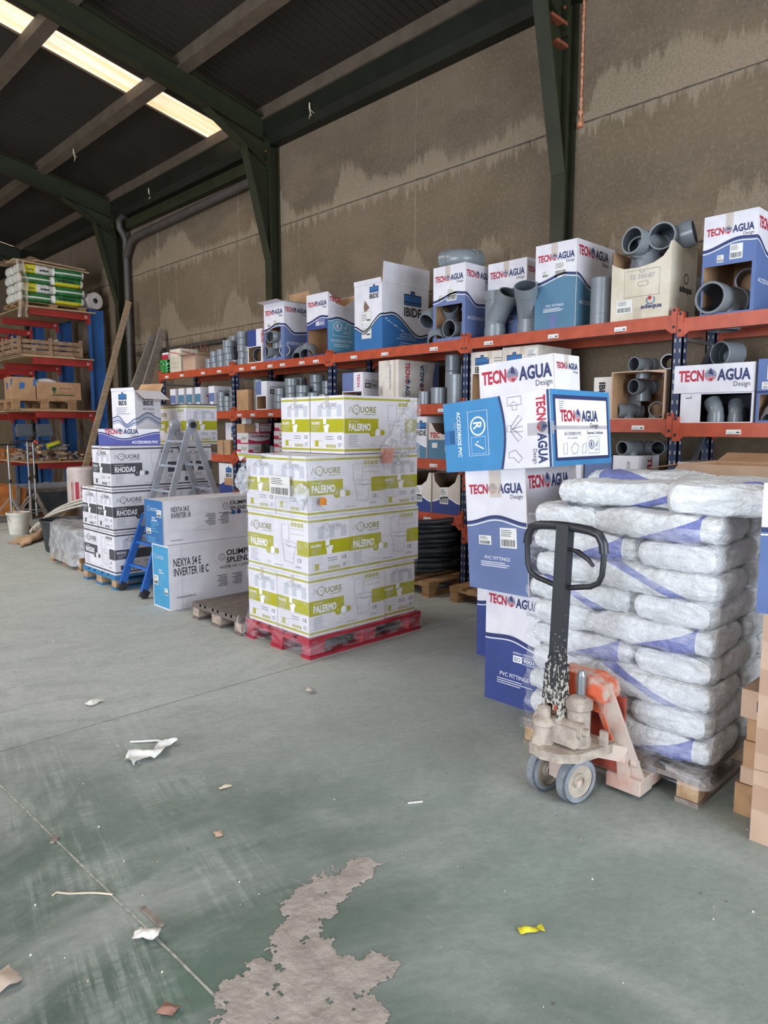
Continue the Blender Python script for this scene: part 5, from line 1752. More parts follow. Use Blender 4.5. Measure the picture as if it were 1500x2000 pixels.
def build_truck():
    T = thing('pallet_truck', 'dusty orange hand pallet truck with black handle under the white sacks', 'pallet truck', (2.60, 1.58, 0))
    # steer wheels
    for i, y in enumerate((-.075, .075)):
        A = Matrix.Translation((-.0, y, .1)) @ Matrix.Rotation(R(-13), 4, 'Z') @ Matrix.Translation((0, 0, 0)) @ Matrix.Rotation(R(90), 4, 'X')
        mb = MB()
        mb.lathe([(.072, -.026), (.092, -.026), (.1, -.018), (.1, .018), (.092, .026), (.072, .026)], 'tyre_grey', 36, A, lambda k: 'tyre_edge' if k in (1, 3) else 'tyre_grey')
        w = part('wheel', mb, T)
        mb = MB()
        mb.lathe([(0, -.02), (.03, -.022), (.034, -.012), (.062, -.012), (.073, -.022), (.073, .022), (.062, .012), (.034, .012), (.03, .022), (0, .02)], 'wheel_hub', 28, A)
        mb.lathe([(.02, -.03), (.02, .03)], 'jack_dusty', 14, A)
        part('hub', mb, w)
    mb = MB()
    A = Matrix.Rotation(R(-13), 4, 'Z')
    mb.box(-.03, -.042, .085, .03, .042, .23, 'jack_dusty', A)
    mb.tube([A @ Vector((0, -.11, .1)), A @ Vector((0, .11, .1))], .014, 'jack_dusty', 10)
    part('wheel_yoke', mb, T)
    # base plate, a thick dusty casting
    mb = MB()
    mb.prism([(-.10, .10), (-.14, .02), (-.12, -.06), (-.06, -.12), (.06, -.15), (.16, -.17), (.17, .17), (.02, .15)], 'z', .205, .245, 'jack_cement')
    bevel(part('base_plate', mb, T), .006)
    mb = MB()
    mb.lathe([(0, .24), (.052, .24), (.056, .27), (.05, .29), (.05, .40), (.058, .41), (.058, .44), (.035, .455), (0, .46)], 'jack_cement', 22, Matrix.Translation((.03, -.06, 0)))
    mb.lathe([(0, .24), (.048, .24), (.05, .26), (.042, .28), (.044, .32), (.05, .325), (.05, .345), (.03, .36), (.028, .40), (0, .41)], 'jack_cement', 20, Matrix.Translation((-.05, .06, 0)))
    mb.box(-.06, -.10, .26, .06, .10, .345, 'jack_cement')
    mb.lathe([(0, -.115), (.032, -.115), (.034, .115), (0, .115)], 'jack_cement', 16, Matrix.Translation((-.02, 0, .33)) @ Matrix.Rotation(R(90), 4, 'X'))
    mb.lathe([(0, 0), (.018, 0), (.018, .02), (0, .02)], 'jack_cement', 6, Matrix.Translation((-.02, -.115, .33)) @ Matrix.Rotation(R(90), 4, 'X'))
    mb.lathe([(0, .44), (.02, .44), (.02, .54), (.012, .56), (0, .56)], 'galvanised', 14, Matrix.Translation((.06, -.05, 0)))
    mb.prism([(-.12, .205), (-.06, .205), (-.06, .30), (-.10, .27)], 'y', .04, .085, 'jack_cement')
    mb.box(.085, -.165, .245, .10, -.13, .31, 'jack_cement')
    part('hydraulic_pump', mb, T)
    # handle: socket plates, stem, loop grip, release lever
    H = lambda t: Vector((-.02 + .03 * t, .03 - .01 * t, .33 + .87 * t))
    mb = MB()
    for s in (-1, 1):
        mb.bar(H(-.02) + Vector((0, s * .042, 0)), H(.30) + Vector((0, s * .034, 0)), .016, .07, 'black_paint_worn', (1, 0, 0), .85)
    mb.bar(H(.10), H(.36), .055, .05, 'black_paint_worn', (1, 0, 0))
    st = part('handle_socket', mb, T)
    mb = MB()
    mb.bar(H(.12), H(.34), .062, .058, 'black_paint_worn', (1, 0, 0))
    mb.bar(H(.34), H(.99), .058, .05, 'black_paint', (1, 0, 0))
    stem = part('handle_stem', mb, T)
    def lp(y, z):
        return (.012, .025 + y, z)
    pts = [lp(-.035, .925)]
    for (cy, cz, a0, a1, r) in ((-.135, .985, 268, 350, .05),):
        pts += [lp(cy + r * math.cos(R(a)), cz + r * math.sin(R(a))) for a in (285, 270)]
    right = [(-.035, .925), (-.08, .935), (-.13, .945), (-.165, .965), (-.18, 1.0), (-.183, 1.04), (-.185, 1.09), (-.18, 1.13), (-.16, 1.165), (-.12, 1.178), (-.06, 1.183), (0, 1.185)]
    full = [lp(a, b) for a, b in right] + [lp(-a, b) for a, b in right[::-1][1:]]
    mb = MB()
    mb.tube(full, .012, 'black_paint', 12)
    loop = part('handle_loop', mb, T)
    grip = [lp(a, b) for a, b in right[6:]] + [lp(-a, b) for a, b in right[::-1][1:6]]
    # smooth rubber sleeve over the upper half
    part('grip', MB().tube(grip, .0195, 'black_plastic', 14), loop, 'smooth black rubber grip')
    mb = MB()
    mb.tube([(.005, -.01, 1.09), (.0, -.05, 1.085), (-.005, -.10, 1.06), (-.005, -.125, 1.035)], .008, 'black_paint', 8, rr=[.008, .012, .010, .007])
    part('release_lever', mb, stem)
    # orange head plate, red bulkhead, slanting legs
    mb = MB()
    mb.prism([(-.155, .465), (-.14, .505), (-.08, .53), (.08, .53), (.14, .505), (.155, .465), (.15, .43), (-.15, .43)], 'x', .09, .21, 'jack_orange')
    bevel(part('head_plate', mb, T), .01)
    mb = MB()
    mb.box(.185, -.19, .10, .20, .19, .44, 'jack_red')
    mb.box(.12, -.13, .37, .185, .13, .43, 'jack_orange')
    part('bulkhead', mb, T)
    for s in (-1, 1):
        mb = MB()
        a, b = Vector((.14, s * .115, .505)), Vector((.25, s * .235, .07))
        mb.bar(a + Vector((.02, -s * .048, .0)), b + Vector((.02, -s * .048, 0)), .014, .07, 'jack_orange', (1, 0, 0))
        mb.bar(a + Vector((-.03, -s * .046, .0)), b + Vector((-.03, -s * .046, 0)), .02, .03, 'jack_orange', (1, 0, 0))
        d = (b - a)
        e = Vector((-.025, s * .0, 0))
        mb.bar(a + e, b + e, .082, .016, 'jack_dusty', (1, 0, 0))
        lg = part('side_leg', mb, T)
        mb = MB()
        mb.lathe([(0, -.012), (.018, -.012), (.018, .012), (0, .012)], 'jack_dusty', 12, Matrix.Translation((.20, s * .24, .16)) @ Matrix.Rotation(R(90), 4, 'X'))
        part('pivot_bolt', mb, lg)
        mb = MB()
        y0, y1 = sorted((s * .115, s * .272))
        mb.box(.19, y0, .03, 1.28, y1, .092, 'jack_dusty')
        mb.box(.185, y0 - .002, .022, .30, y1 + .002, .088, 'jack_dusty')
        fk = part('fork', mb, T)
        bevel(fk, .005)
        mb = MB()
        mb.lathe([(0, -.03), (.03, -.03), (.03, .03), (0, .03)], 'tyre_grey', 18, Matrix.Translation((1.12, (y0 + y1) / 2, .03)) @ Matrix.Rotation(R(90), 4, 'X'))
        part('load_roller', mb, fk)
        mb = MB()
        mb.bar((.12, s * .10, .215), (.20, s * .19, .195), .06, .07, 'jack_dusty')
        mb.bar((.20, s * .19, .20), (.21, s * .195, .07), .05, .055, 'jack_dusty', (1, 0, 0))
        part('push_rod', mb, T)

def build_near_cartons():
    # two tall logo cartons, one on the other, a light blue one across the top
    hl = .665
    def lowL(mb, F):
        pr_wave(mb, F, F.w, ((0, .385), (.45, .40), (1, .36)), 'ink_deep_blue')
        pr_logo(mb, F.sub(.02, .585), .345)
        pr_iso(mb, F.sub(.20, .265), .15, 'ink_white', 'ink_deep_blue')
        p_text(mb, F, 'PVC FITTINGS', .11, .165, .024, 'ink_white', .20)
        p_lines(mb, F, .09, .145, .25, 3, .013, .004, 'ink_white', D2, 8)
    carton('tall white and dark blue logo carton standing on the floor beside the white sacks', (3.272, 2.14, 0), (.56, .38, hl), FL=lowL, FR=side_tall('ink_deep_blue'))
    carton('tall white and dark blue carton mostly hidden behind the standing logo carton', (3.87, 2.66, 0), (.5, .40, .70), FL=front_tall('ink_deep_blue'), FR=side_tall('ink_deep_blue'))
    def lean(p):
        return Vector((p.x - .02 * p.z, p.y + .05 * p.z, p.z - .14 * p.y * p.z))
    carton('tall white and slate blue logo carton standing on the dark blue one, leaning slightly', (3.237, 2.195, hl + .002), (.56, .405, .725), X=lean, FL=front_tall('ink_slate', .725, arch=((0, .40), (.5, .44), (1, .40))), FR=side_tall('ink_slate', .725, ((0, .40), (.35, .30), (1, .33))),
           tapeL=(.165, .245, .17), stickers=(('L', .08, .275, .085, .055), ('L', .225, .265, .11, .115)), rz=R(3))
    zb = hl + .728
    # light blue carton on its side
    def bl(mb, F):       # left face, .75 long and .40 high, printed sideways
        w, h = F.w, F.h
        c = [(.405 + .03 * math.sin(PI * i / 12), h * i / 12) for i in range(13)]
        p_poly(mb, F, [(0, 0)] + c + [(0, h)], 'ink_sky')
        p_line(mb, F, c, .014, 'ink_navy', D2)
        p_text(mb, F.sub(.10, h * .86, -90), 'ACCESORIOS PVC', 0, 0, .026, 'ink_white', .26, .02)
        p_text(mb, F.sub(.075, h * .70, -90), 'PVC FITTINGS', 0, 0, .014, 'ink_faint', .12)
        for k in range(3):
            p_rect(mb, F, .045 + .012 * k, h * .2, .048 + .012 * k, h * .80, 'ink_lightblue', D2)
        G = F.sub(.18, h * .84, -90)
        p_line(mb, G, rect(0, 0, .25, .14), .003, 'ink_white', D2, True)
        p_ring(mb, G, .085, .07, .050, .009, 'ink_white')
        p_text(mb, G, 'R', .062, .04, .058, 'ink_white', .042, .02)
        p_line(mb, G, rect(.145, .02, .24, .12), .002, 'ink_white', D2, True)
        p_line(mb, G, [(.17, .07), (.185, .045), (.215, .105)], .008, 'ink_white')
        # line drawings of fittings
        for q in ([(.46, .34), (.49, .34), (.49, .315), (.52, .315), (.52, .34), (.55, .34), (.55, .385), (.46, .385)], [(.47, .34), (.50, .36), (.53, .34)],
                  [(.45, .20), (.475, .20), (.475, .235), (.45, .235)], [(.475, .225), (.53, .285), (.55, .265), (.485, .21)], [(.48, .215), (.55, .225), (.553, .195), (.48, .20)], [(.475, .20), (.52, .145), (.545, .165), (.49, .215)],
                  [(.455, .09), (.50, .10), (.54, .055), (.515, .03), (.485, .06), (.455, .06)]):
            p_line(mb, F, q, .0025, 'ink_grey', D2, True)
        pr_logo(mb, F.sub(.645, .375, -90), .355)
        p_rect(mb, F, w - .022, 0, w, h, 'ink_navy')
        p_rect(mb, F, w - .010, 0, w, h, 'ink_sky', D2)
    def br(mb, F):
        w, h = F.w, F.h
        p_rect(mb, F, 0, 0, w, h, 'ink_sky')
        p_rect(mb, F, .02, .028, w - .02, h - .028, 'ink_navy', D2)
        p_rect(mb, F, .04, .045, w - .04, h - .05, 'ink_white', D3)
        f = .0009
        G = Face(F.o + F.N * (D2 + f), F.U, F.V, w, h)
        pr_logo(mb, G.sub(.08, .235), .38)
        p_rect(mb, G, .04, .20, w - .04, .202, 'ink_midgrey')
        p_line(mb, G, rect(.07, .295, .13, .345), .002, 'ink_grey', D2, True)
        p_lines(mb, G, .075, .335, .045, 4, .011, .003, 'ink_grey')
        p_text(mb, G, 'ACCESORIOS PVC', .11, .16, .018, 'ink_grey', .17)
        p_text(mb, G, 'PVC ACCESORIES', .14, .14, .010, 'ink_grey', .10)
        for q in ([(.10, .06), (.13, .06), (.135, .12), (.10, .115)], [(.17, .09), (.21, .12), (.25, .10), (.23, .065), (.19, .06)], [(.28, .06), (.32, .065), (.33, .12), (.29, .105)]):
            p_line(mb, G, q, .0025, 'ink_grey', D2, True)
        p_text(mb, G, 'Empresa Certificada', .34, .165, .016, 'ink_grey', .17, .01)
        pr_cert(mb, G.sub(.35, .06), .115, 'ink_navy')
    carton('light blue and white logo carton lying across the tall stacked cartons', (3.18, 2.03, zb + .004), (.60, .73, .40), skin='white_card', FL=bl, FR=br, rot=(R(-5), 0, 0),
           extra=(('tape', lambda mb, L, Rt, T: p_rect(mb, L, .58, .17, .745, .235, 'tape_grey', D1)), ('tape', lambda mb, L, Rt, T: p_rect(mb, L, 0, .16, .08, .24, 'ink_royal', D2)), ('tape', lambda mb, L, Rt, T: p_rect(mb, Rt, 0, .190, .56, .212, 'tape_grey', D3 + .0002))))
    def wt(mb, F):
        pr_logo(mb, F.sub(.02, .075), F.w * .93)
    carton('white logo carton lying on top of the light blue carton', (3.29, 2.105, zb + .404), (.25, .50, .19), FL=wt, FR=lambda mb, F: pr_logo(mb, F.sub(.02, .115), .21), rot=(R(-4), 0, 0), tapeL=None, extra=(('tape', lambda mb, L, Rt, T: p_rect(mb, Rt, .10, .13, .14, .19, 'tape_clear', D3)),))
    # right edge of the picture
    def tanf(mb, F):
        for v in (.13, .36, .59, .80):
            p_rect(mb, F, 0, v - .0, F.w, v + .10, 'tan_tape')
        p_line(mb, F, [(0, .29), (F.w, .33)], .002, 'dark_card')
    carton('tall tan cardboard carton with bands of brown tape at the right edge', (2.835, .38, 0), (.6, .50, .875), skin='tan_card', FL=tanf, FR=tanf)
    carton('white and blue logo carton on the tall tan carton at the right edge', (2.95, .36, .877), (.5, .585, .51), FL=lambda mb, F: (pr_wave(mb, F, F.w, ((0, .325), (.4, .36), (1, .3)), 'ink_blue'), p_text(mb, F, 'AGUA', .04, .43, .055, 'ink_navy', .2, .035), p_text(mb, F, 'Design', .07, .39, .024, 'ink_grey', .11)))
    zz = 0
    for i, (h, sk, y1, wd) in enumerate(((.135, 'pallet_wood', 1.0, .3), (.075, 'tan_card', .985, .3), (.115, 'brown_card', .975, .29), (.095, 'brown_card', .97, .29), (.12, 'tan_card', .995, .33), (.115, 'brown_card', .925, .25))):
        def pf(mb, F, i=i):
            if i in (2, 3):
                p_poly(mb, F, [(.05, .03), (.09, .03), (.16, .075), (.12, .075)], 'ink_red')
                p_poly(mb, F, [(.10, .015), (.14, .015), (.20, .06), (.16, .06)], 'ink_grey')
            if i == 4:
                for k in range(6):
                    p_rect(mb, F, .06 + .012 * k, .035, .066 + .012 * k, .08, 'ink_grey')
            if i == 5:
                p_rect(mb, F, 0, .09, F.w, .112, 'ink_red')
        carton('small brown carton beside the tall tan one, ' + ('bottom of its stack', 'flat one second from the floor', 'third from floor, with red bars', 'fourth from floor, with red bars', 'fifth from the floor with a barcode', 'topmost with a red lid')[i],
               (3.0 + .01 * (i % 2), y1 - wd, zz), (.36, wd, h - .002), skin=sk, FL=pf)
        zz += h
    carton('white carton with a red letter on the small brown stack at the right edge', (3.12, .62, zz), (.3, .30, .25), FL=lambda mb, F: p_text(mb, F, 'T', .03, .12, .05, 'ink_red', .05, .04))
    # big open carton behind the sacks
    carton('big open carton with wide brown flaps behind the white sacks', (4.50, 1.18, 0), (.60, .77, 1.365), skin='tan_card', open_top=True, flaps=(('L', .27, 114), ('F', .20, 100), ('B', .18, 72), ('R', .20, 80)))

def build_ladder():
    Lr = thing('ladder', 'aluminium folding ladder with blue lower legs leaning open behind the air-conditioner cartons', 'ladder', (3.49, 6.50, 0))
    def st(a, b, w, d, mt, nm, par, up=(0, 1, 0)):
        mb = MB()
        mb.bar(a, b, w, d, mt, up)
        return part(nm, mb, par)
    top = 1.62
    for s in (-1, 1):
        yt, yb = s * .165, s * .225
        # front section: silver inner stile above, blue outer stile below
        f_top, f_mid, f_bot = Vector((0, yt, top)), Vector((-.345, s * .20, .62)), Vector((-.56, yb, .0))
        st(f_top, f_mid, .06, .022, 'aluminium', 'stile', Lr)
        o = st(f_mid + (f_top - f_mid) * .12 + Vector((-.012, s * .012, 0)), f_bot + Vector((-.012, s * .012, .06)), .066, .03, 'ladder_blue', 'stile', Lr)
        o['label'] = 'blue lower stile'
        mb = MB()
        mb.bar(f_bot + Vector((.012, s * .012, .075)), f_bot + Vector((-.03, s * .012, 0.006)), .075, .04, 'rubber', (0, 1, 0))
        part('foot', mb, o)
        r_bot = Vector((.56, yb, .0))
        st(f_top + Vector((.02, 0, 0)), r_bot + Vector((-.02, 0, .05)), .06, .022, 'aluminium', 'stile', Lr)
        mb = MB()
        T_ = Matrix.Translation((.01, yt - .012, top)) @ Matrix.Rotation(R(90), 4, 'X')
        mb.lathe([(0, -.018), (.05, -.018), (.056, -.012), (.056, .012), (.05, .018), (0, .018)], 'aluminium', 24, T_)
        h = part('hinge', mb, Lr)
        mb = MB()
        if s < 0:
            n = 8
            mb.prism([(.01 + (.036 if i % 2 else .026) * math.cos(2 * PI * i / 16), top + (.036 if i % 2 else .026) * math.sin(2 * PI * i / 16)) for i in range(16)], 'y', yt - .052, yt - .03, 'black_plastic')
            part('lock_knob', mb, h, 'black star knob')
    for k, t in enumerate((.16, .40, .64, .88)):
        for sgn in (-1, 1):
            y = .165 + .045 * t
            mb = MB()
            x = sgn * .35 * t + (.02 if sgn > 0 else 0)
            z = top - 1.0 * t
            mb.bar((x, -y, z), (x, y, z), .028, .022, 'aluminium')
            part('rung', mb, Lr)
    for z in (.47, .25):
        x = -.56 + .345 * z / .62 * .62
        t = (.62 - z) / .62
        mb = MB()
        y = .20 + .025 * t
        x = -.345 - .215 * t - .012
        mb.bar((x, -y, z), (x, y, z), .03, .024, 'ladder_blue')
        part('rung', mb, Lr, 'blue rung')
    for z in (.36, .12):
        x = .56 * (1 - z / top)
        mb = MB()
        mb.bar((x, -.22, z), (x, .22, z), .028, .022, 'aluminium')
        part('rung', mb, Lr)

def build_hoses():
    pallet('brown wooden pallet under the black hose coil below the shelving', (4.86, 4.42, 0), 1.0, .95, 'pallet_wood', 'pallet_wood', slats=5)
    mb = MB()
    rn = random.Random(4)
    n = 0
    pts = []
    for k in range(11):
        for i in range(36):
            a = 2 * PI * i / 36
            r = .40 + .035 * math.sin(k * 2.1) + .02 * noise.noise(Vector((k, math.cos(a), math.sin(a))))
            z = .178 + .048 * (k + i / 36) + .015 * noise.noise(Vector((math.cos(a) * 2, math.sin(a) * 2, k * .8)))
            pts.append((r * math.cos(a), r * math.sin(a), z))
    mb.tube(pts, .028, 'black_hose', 9)
    single('hose_coil', mb, 'coil of thick black hose on a wooden pallet under the shelving', 'hose', (5.33, 4.90, 0))
    pallet('brown wooden pallet under the shelving behind the tall logo cartons', (4.90, 3.30, 0), 1.0, .90, 'pallet_wood', 'pallet_wood', slats=5)
    pts = [(.40 * math.cos(2 * PI * i / 30), .36 * math.sin(2 * PI * i / 30), .178 + .05 * i / 30 + .01 * math.sin(i)) for i in range(30 * 7)]
    single('hose_coil', MB().tube(pts, .028, 'black_hose', 9), 'coil of black hose half hidden behind the tall logo cartons', 'hose', (5.36, 3.75, 0))

# ------------------------------------------------------------------ the far left: cantilever rack and building gear
def build_rack():
    root = thing('cantilever_rack', 'tall blue cantilever rack with red arms at the far left', 'rack', (5.7, 14.15, 0))
    for i in range(4):
        y = 1.64 * i
        mb = MB()
        mb.box(0, y - .07, 0, .015, y + .07, 3.86, 'blue_steel')
        mb.box(.245, y - .07, 0, .26, y + .07, 3.86, 'blue_steel')
        mb.box(.015, y - .006, 0, .245, y + .006, 3.86, 'blue_steel')
        mb.box(-1.05, y - .06, .0, .26, y + .06, .1, 'blue_steel')
        part('column', mb, root)
        for z in (3.77, 2.88, 1.89, .93):
            mb = MB()
            mb.bar((-1.07, y, z - .055), (.0, y, z - .065), .09, .115, 'red_steel')
            mb.box(-.02, y - .075, z - .19, -.001, y + .075, z + .04, 'red_steel')
            for s in (0, .03):
                mb.box(-.09 + s, y - .047, z - .09, -.078 + s, y - .0455, z - .04, 'sticker')
            part('arm', mb, root)
    for i in range(3):
        y = 1.64 * i
        mb = MB()
        for a, b in ((.3, 1.6), (1.6, .3)):
            mb.bar((.2, y + .1, a), (.2, y + 1.54, b), .03, .006, 'blue_steel', (1, 0, 0))
        part('cross_brace', mb, root)
    # boards on the arms
    for z, lab, x0, x1 in ((3.772, 'top', 4.50, 5.78), (2.882, 'second', 4.45, 5.72), (1.892, 'third', 4.35, 5.80), (.932, 'lowest', 4.40, 5.68)):
        mb = MB()
        mb.box(0, 0, 0, x1 - x0, 2.2, .022, 'raw_wood')
        single('chipboard', mb, 'sheet of chipboard lying across the %s red arms of the blue rack' % lab, 'board', (x0, 14.0, z), R((1, -2, 1.5, 0)[int(z) % 4] * .6))
    mb = MB()
    mb.box(0, 0, 0, .95, 1.3, .018, 'raw_wood')
    single('chipboard', mb, 'smaller sheet of chipboard under the slatted crate on the rack', 'board', (4.42, 14.02, 2.906), R(3))
    # sacks on the top level
    def lime(kind):
        t = NT('sack_' + kind)
        o = t.obj()
        x, y, z = t.sep(o)[:3]
        wht = t.mix(t.rng(t.noise(o, 7), .3, .7), lin('d8d5cc'), lin('c9c6bc'))
        if kind == 'green':
            m1 = t.math('GREATER_THAN', t.math('ABSOLUTE', t.math('SUBTRACT', z, .085)), .014)
            m1 = t.math('MULTIPLY', m1, t.math('LESS_THAN', t.math('ABSOLUTE', x), .25))
            c = t.mix(m1, wht, lin('2f6a38'))
        elif kind == 'yellow':
            m1 = t.math('LESS_THAN', z, .075)
            c = t.mix(m1, lin('2f6a38'), lin('c8bb2a'))
            c = t.mix(t.math('GREATER_THAN', t.math('ABSOLUTE', x), .24), c, lin('d2cfc6'))
        else:
            m1 = t.math('MULTIPLY', t.math('LESS_THAN', x, -.02), t.math('GREATER_THAN', x, -.22))
            c = t.mix(m1, wht, lin('c8bb2a'))
        M['sack_' + kind] = t.set(c, .4)
    for k in ('green', 'yellow', 'white'):
        lime(k)
    ms = {k: bag_mesh('sack', 'sack_' + k, .60, .40, .175, 20 + i) for i, k in enumerate(('green', 'yellow', 'white'))}
    pal = pallet('wooden pallet under the green and yellow sacks on top of the blue rack', (4.42, 14.04, 3.795), 1.2, .9, 'pallet_wood', 'pallet_wood')
    pal.scale = (1, 1, .5)
    z = 3.87
    for k in range(4):
        kinds = (('green', 'yellow'), ('white', 'green'))[k % 2]
        nm = ('bottom', 'second', 'third', 'top')[k]
        for q in range(2):
            x = 4.44 + (.29 if q == 0 else .86) + .02 * (k % 2)
            root = thing('sack', '%s printed sack, %s row at front %s, top of the rack' % ({'green': 'green and white', 'yellow': 'green and yellow', 'white': 'white and yellow'}[kinds[q]], nm, ('left', 'right')[q]), 'sack', (x, 14.24, z))
            part('body', ms[kinds[q]], root)
            F = Face((-.29, -.206, 0), (1, 0, 0), (0, 0, 1), .58, .17)
            mb = MB()
            if kinds[q] == 'white':
                p_text(mb, F, 'Leca', .11, .06, .05, 'ink_darkgreen', .12, .02)
                p_text(mb, F, 'weber', .33, .06, .05, 'ink_black', .17, .03)
                part('print', mb, root, 'black and green lettering')
            elif kinds[q] == 'yellow':
                p_text(mb, F, 'Arlita Leca', .10, .09, .045, 'ink_black', .30, .03)
                part('print', mb, root, 'black lettering')
            o = link('sack', ms[kinds[1 - q]])
            o.location = (x, 14.66, z)
            tag(o, 'printed sack, %s row at back %s, top of the rack' % (nm, ('left', 'right')[q]), 'sack')
        z += .166
    rn = random.Random(8)
    for i, (x, y, zz, ln, w, a, p) in enumerate(((4.36, 14.02, z + .03, 1.05, .16, 3, 4), (4.60, 14.22, z + .055, 1.15, .15, -4, 5), (4.40, 14.42, z + .06, 1.2, .18, 2, 3), (4.75, 14.05, z + .075, .95, .12, 8, 2))):
        mb = MB()
        mb.box(0, 0, 0, ln, w, .028, 'raw_wood')
        single('plank', mb, 'pale plank lying on the pile of sacks, %s of four' % ('front', 'second from the front', 'rear', 'topmost')[i], 'plank', (x, y, zz), 0, None, (0, R(p * .5), R(a)))
    mb = crumple(10, 24, lambda u, v: (4.36 + .16 * u + .05 * math.sin(3 * v), 13.985 - .03 * math.sin(6 * u), 4.56 - .98 * v), 'hanging_film', .03, 6, 4)
    single('plastic_wrap', mb, 'brownish loose plastic wrap hanging down the left of the sacks on the rack', 'plastic film')
    def hay(u, v):
        return (4.35 + 1.0 * u, 14.5 + .5 * v, z + .10 + .16 * math.sin(PI * u) * math.sin(PI * v))
    single('burlap_heap', crumple(20, 12, hay, 'tarp', .05, 6, 3), 'brown burlap heaped on the planks on top of the rack', 'burlap')
    A = Matrix.Rotation(R(78), 4, 'X') @ Matrix.Identity(4)
    mb = MB()
    mb.lathe([(0, .0), (.05, .0), (.05, .03), (.02, .03), (.02, .0)], 'dark_card', 14)
    mb.lathe([(.05, 0), (.155, 0), (.16, .02), (.155, .46), (.16, .48), (.05, .48)], 'insulation', 26)
    single('foam_roll', mb, 'pale foam roll sticking out beside the sacks on top of the rack', 'roll', (5.72, 14.55, 4.03), 0, None, (R(90), 0, R(12)))
    # second level: slatted crate
    root = thing('slatted_crate', 'brown slatted wooden crate of odds and ends on the rack', 'crate', (4.33, 14.12, 2.926))
    w, d, h = 1.2, 1.1, .26
    for y in (0, d):
        for i in range(3):
            mb = MB()
            mb.box(0, y - .012, .02 + .095 * i, w, y + .012, .085 + .095 * i, 'crate_wood')
            part('slat', mb, root)
    for x in (0, w):
        for i in range(3):
            mb = MB()
            mb.box(x - .012, 0, .02 + .095 * i, x + .012, d, .085 + .095 * i, 'crate_wood')
            part('slat', mb, root)
    for x in (.03, .58, 1.14):
        mb = MB()
        mb.box(x, -.035, 0, x + .06, -.013, .32, 'crate_wood')
        part('post', mb, root)
    for y in (.05, .6):
        mb = MB()
        mb.box(-.035, y, 0, -.013, y + .06, .32, 'crate_wood')
        part('post', mb, root)
    part('base', MB().box(.0, .0, 0, w, d, .018, 'crate_wood'), root)
    mb = MB()
    rn = random.Random(12)
    for i in range(26):
        x, y = rn.uniform(.1, 1.05), rn.uniform(.1, 1.0)
        a = rn.uniform(0, PI)
        l_ = rn.uniform(.08, .26)
        zz = .05 + .012 * i * .8
        mb.bar((x, y, zz), (x + l_ * math.cos(a) * .6, y + l_ * math.sin(a) * .3, zz + rn.uniform(-.03, .06)), rn.uniform(.03, .08), .03, rn.choice(['old_wood', 'crate_wood', 'dirt_grey', 'cream_card']))
    o = single('offcuts', mb, 'jumble of timber offcuts filling the slatted crate', 'offcuts', (4.33, 14.12, 2.93))
    o['kind'] = 'stuff'
    # third level
    pal = pallet('brown wooden pallet under the cartons on the third level of the rack', (4.20, 14.05, 1.916), 1.15, .9, 'pallet_wood', 'pallet_wood')
    pal.scale = (1, 1, 1.35)
    def brw(mb, F):
        p_disc(mb, F, .30, .20, .04, 'ink_darkgreen')
        p_rect(mb, F, .285, .12, .315, .17, 'ink_darkgreen')
        p_text(mb, F, 'Euroberries', .40, .20, .04, 'dark_card', .22, .01)
        p_rect(mb, F, .26, .08, .66, .10, 'ink_darkgreen')
        p_rect(mb, F, .40, .13, .60, .135, 'dark_card')
    carton('wide brown carton with dark green print on the third level of the rack', (4.67, 14.12, 2.112), (.80, .5, .33), skin='brown_card', FR=brw)
    def st(mb, F):
        for u, v in ((.12, .18), (.36, .24)):
            p_poly(mb, F, [(u, v), (u + .09, v + .02), (u + .10, v + .12), (u + .01, v + .13)], 'ink_royal', D2)
    carton('brown carton with blue stickers left of the wide brown carton on the rack', (4.25, 14.16, 2.112), (.40, .45, .40), skin='brown_card', FR=st, FL=st)
    mb = crumple(14, 10, lambda u, v: (.38 * u, .22 * v, .07 * math.sin(PI * u) ** .5 * math.sin(PI * v) ** .5 + .004), 'white_card', .006, 14, 2)
    single('white_bundle', mb, 'white bundle lying on the wide brown carton on the rack', 'bundle', (4.72, 14.25, 2.446))
    mb = MB()
    for i in range(7):
        mb.box(0, .12 * i, .008 * (i % 3), .55, .12 * i + .09, .03 + .008 * (i % 3), 'black_plastic')
    single('black_tray', mb, 'stack of black trays on the third level at the far left of the rack', 'tray', (3.72, 15.8, 1.916))
    # lowest level: heap of stone and timber pieces
    mb = MB()
    rn = random.Random(21)
    for i in range(120):
        x, y = rn.uniform(0, 1.15), rn.uniform(0, 1.7)
        hmax = .30 * math.exp(-((x - .55) / .42) ** 2)
        zz = rn.uniform(.02, .04 + hmax)
        a = rn.uniform(0, PI)
        l_ = rn.uniform(.06, .20)
        mb.bar((x, y, zz), (x + l_ * math.cos(a), y + l_ * math.sin(a) * .5, zz + rn.uniform(-.03, .03)), rn.uniform(.03, .09), rn.uniform(.02, .05), rn.choice(['old_wood', 'crate_wood', 'dirt_grey', 'old_wood', 'block_wood']))
    o = single('rubble_heap', mb, 'heap of broken timber and stone pieces on the lowest rack level', 'rubble', (4.42, 14.05, .955))
    o['kind'] = 'stuff'
    mb = MB()
    mb.box(0, 0, 0, .24, .10, .10, 'ink_yellow', Matrix.Rotation(R(-18), 4, 'Y'))
    mb.box(.0, -.001, .0, .24, .0, .04, 'ink_darkgreen', Matrix.Rotation(R(-18), 4, 'Y'))
    single('yellow_box', mb, 'small yellow and green box lying on the heap on the lowest rack level', 'box', (4.95, 14.5, 1.17))
    mb = MB()
    for i in range(9):
        mb.box(.05 * i, 0, 0, .05 * i + .038, .25, .20 - .012 * (i % 3), 'orange_plastic')
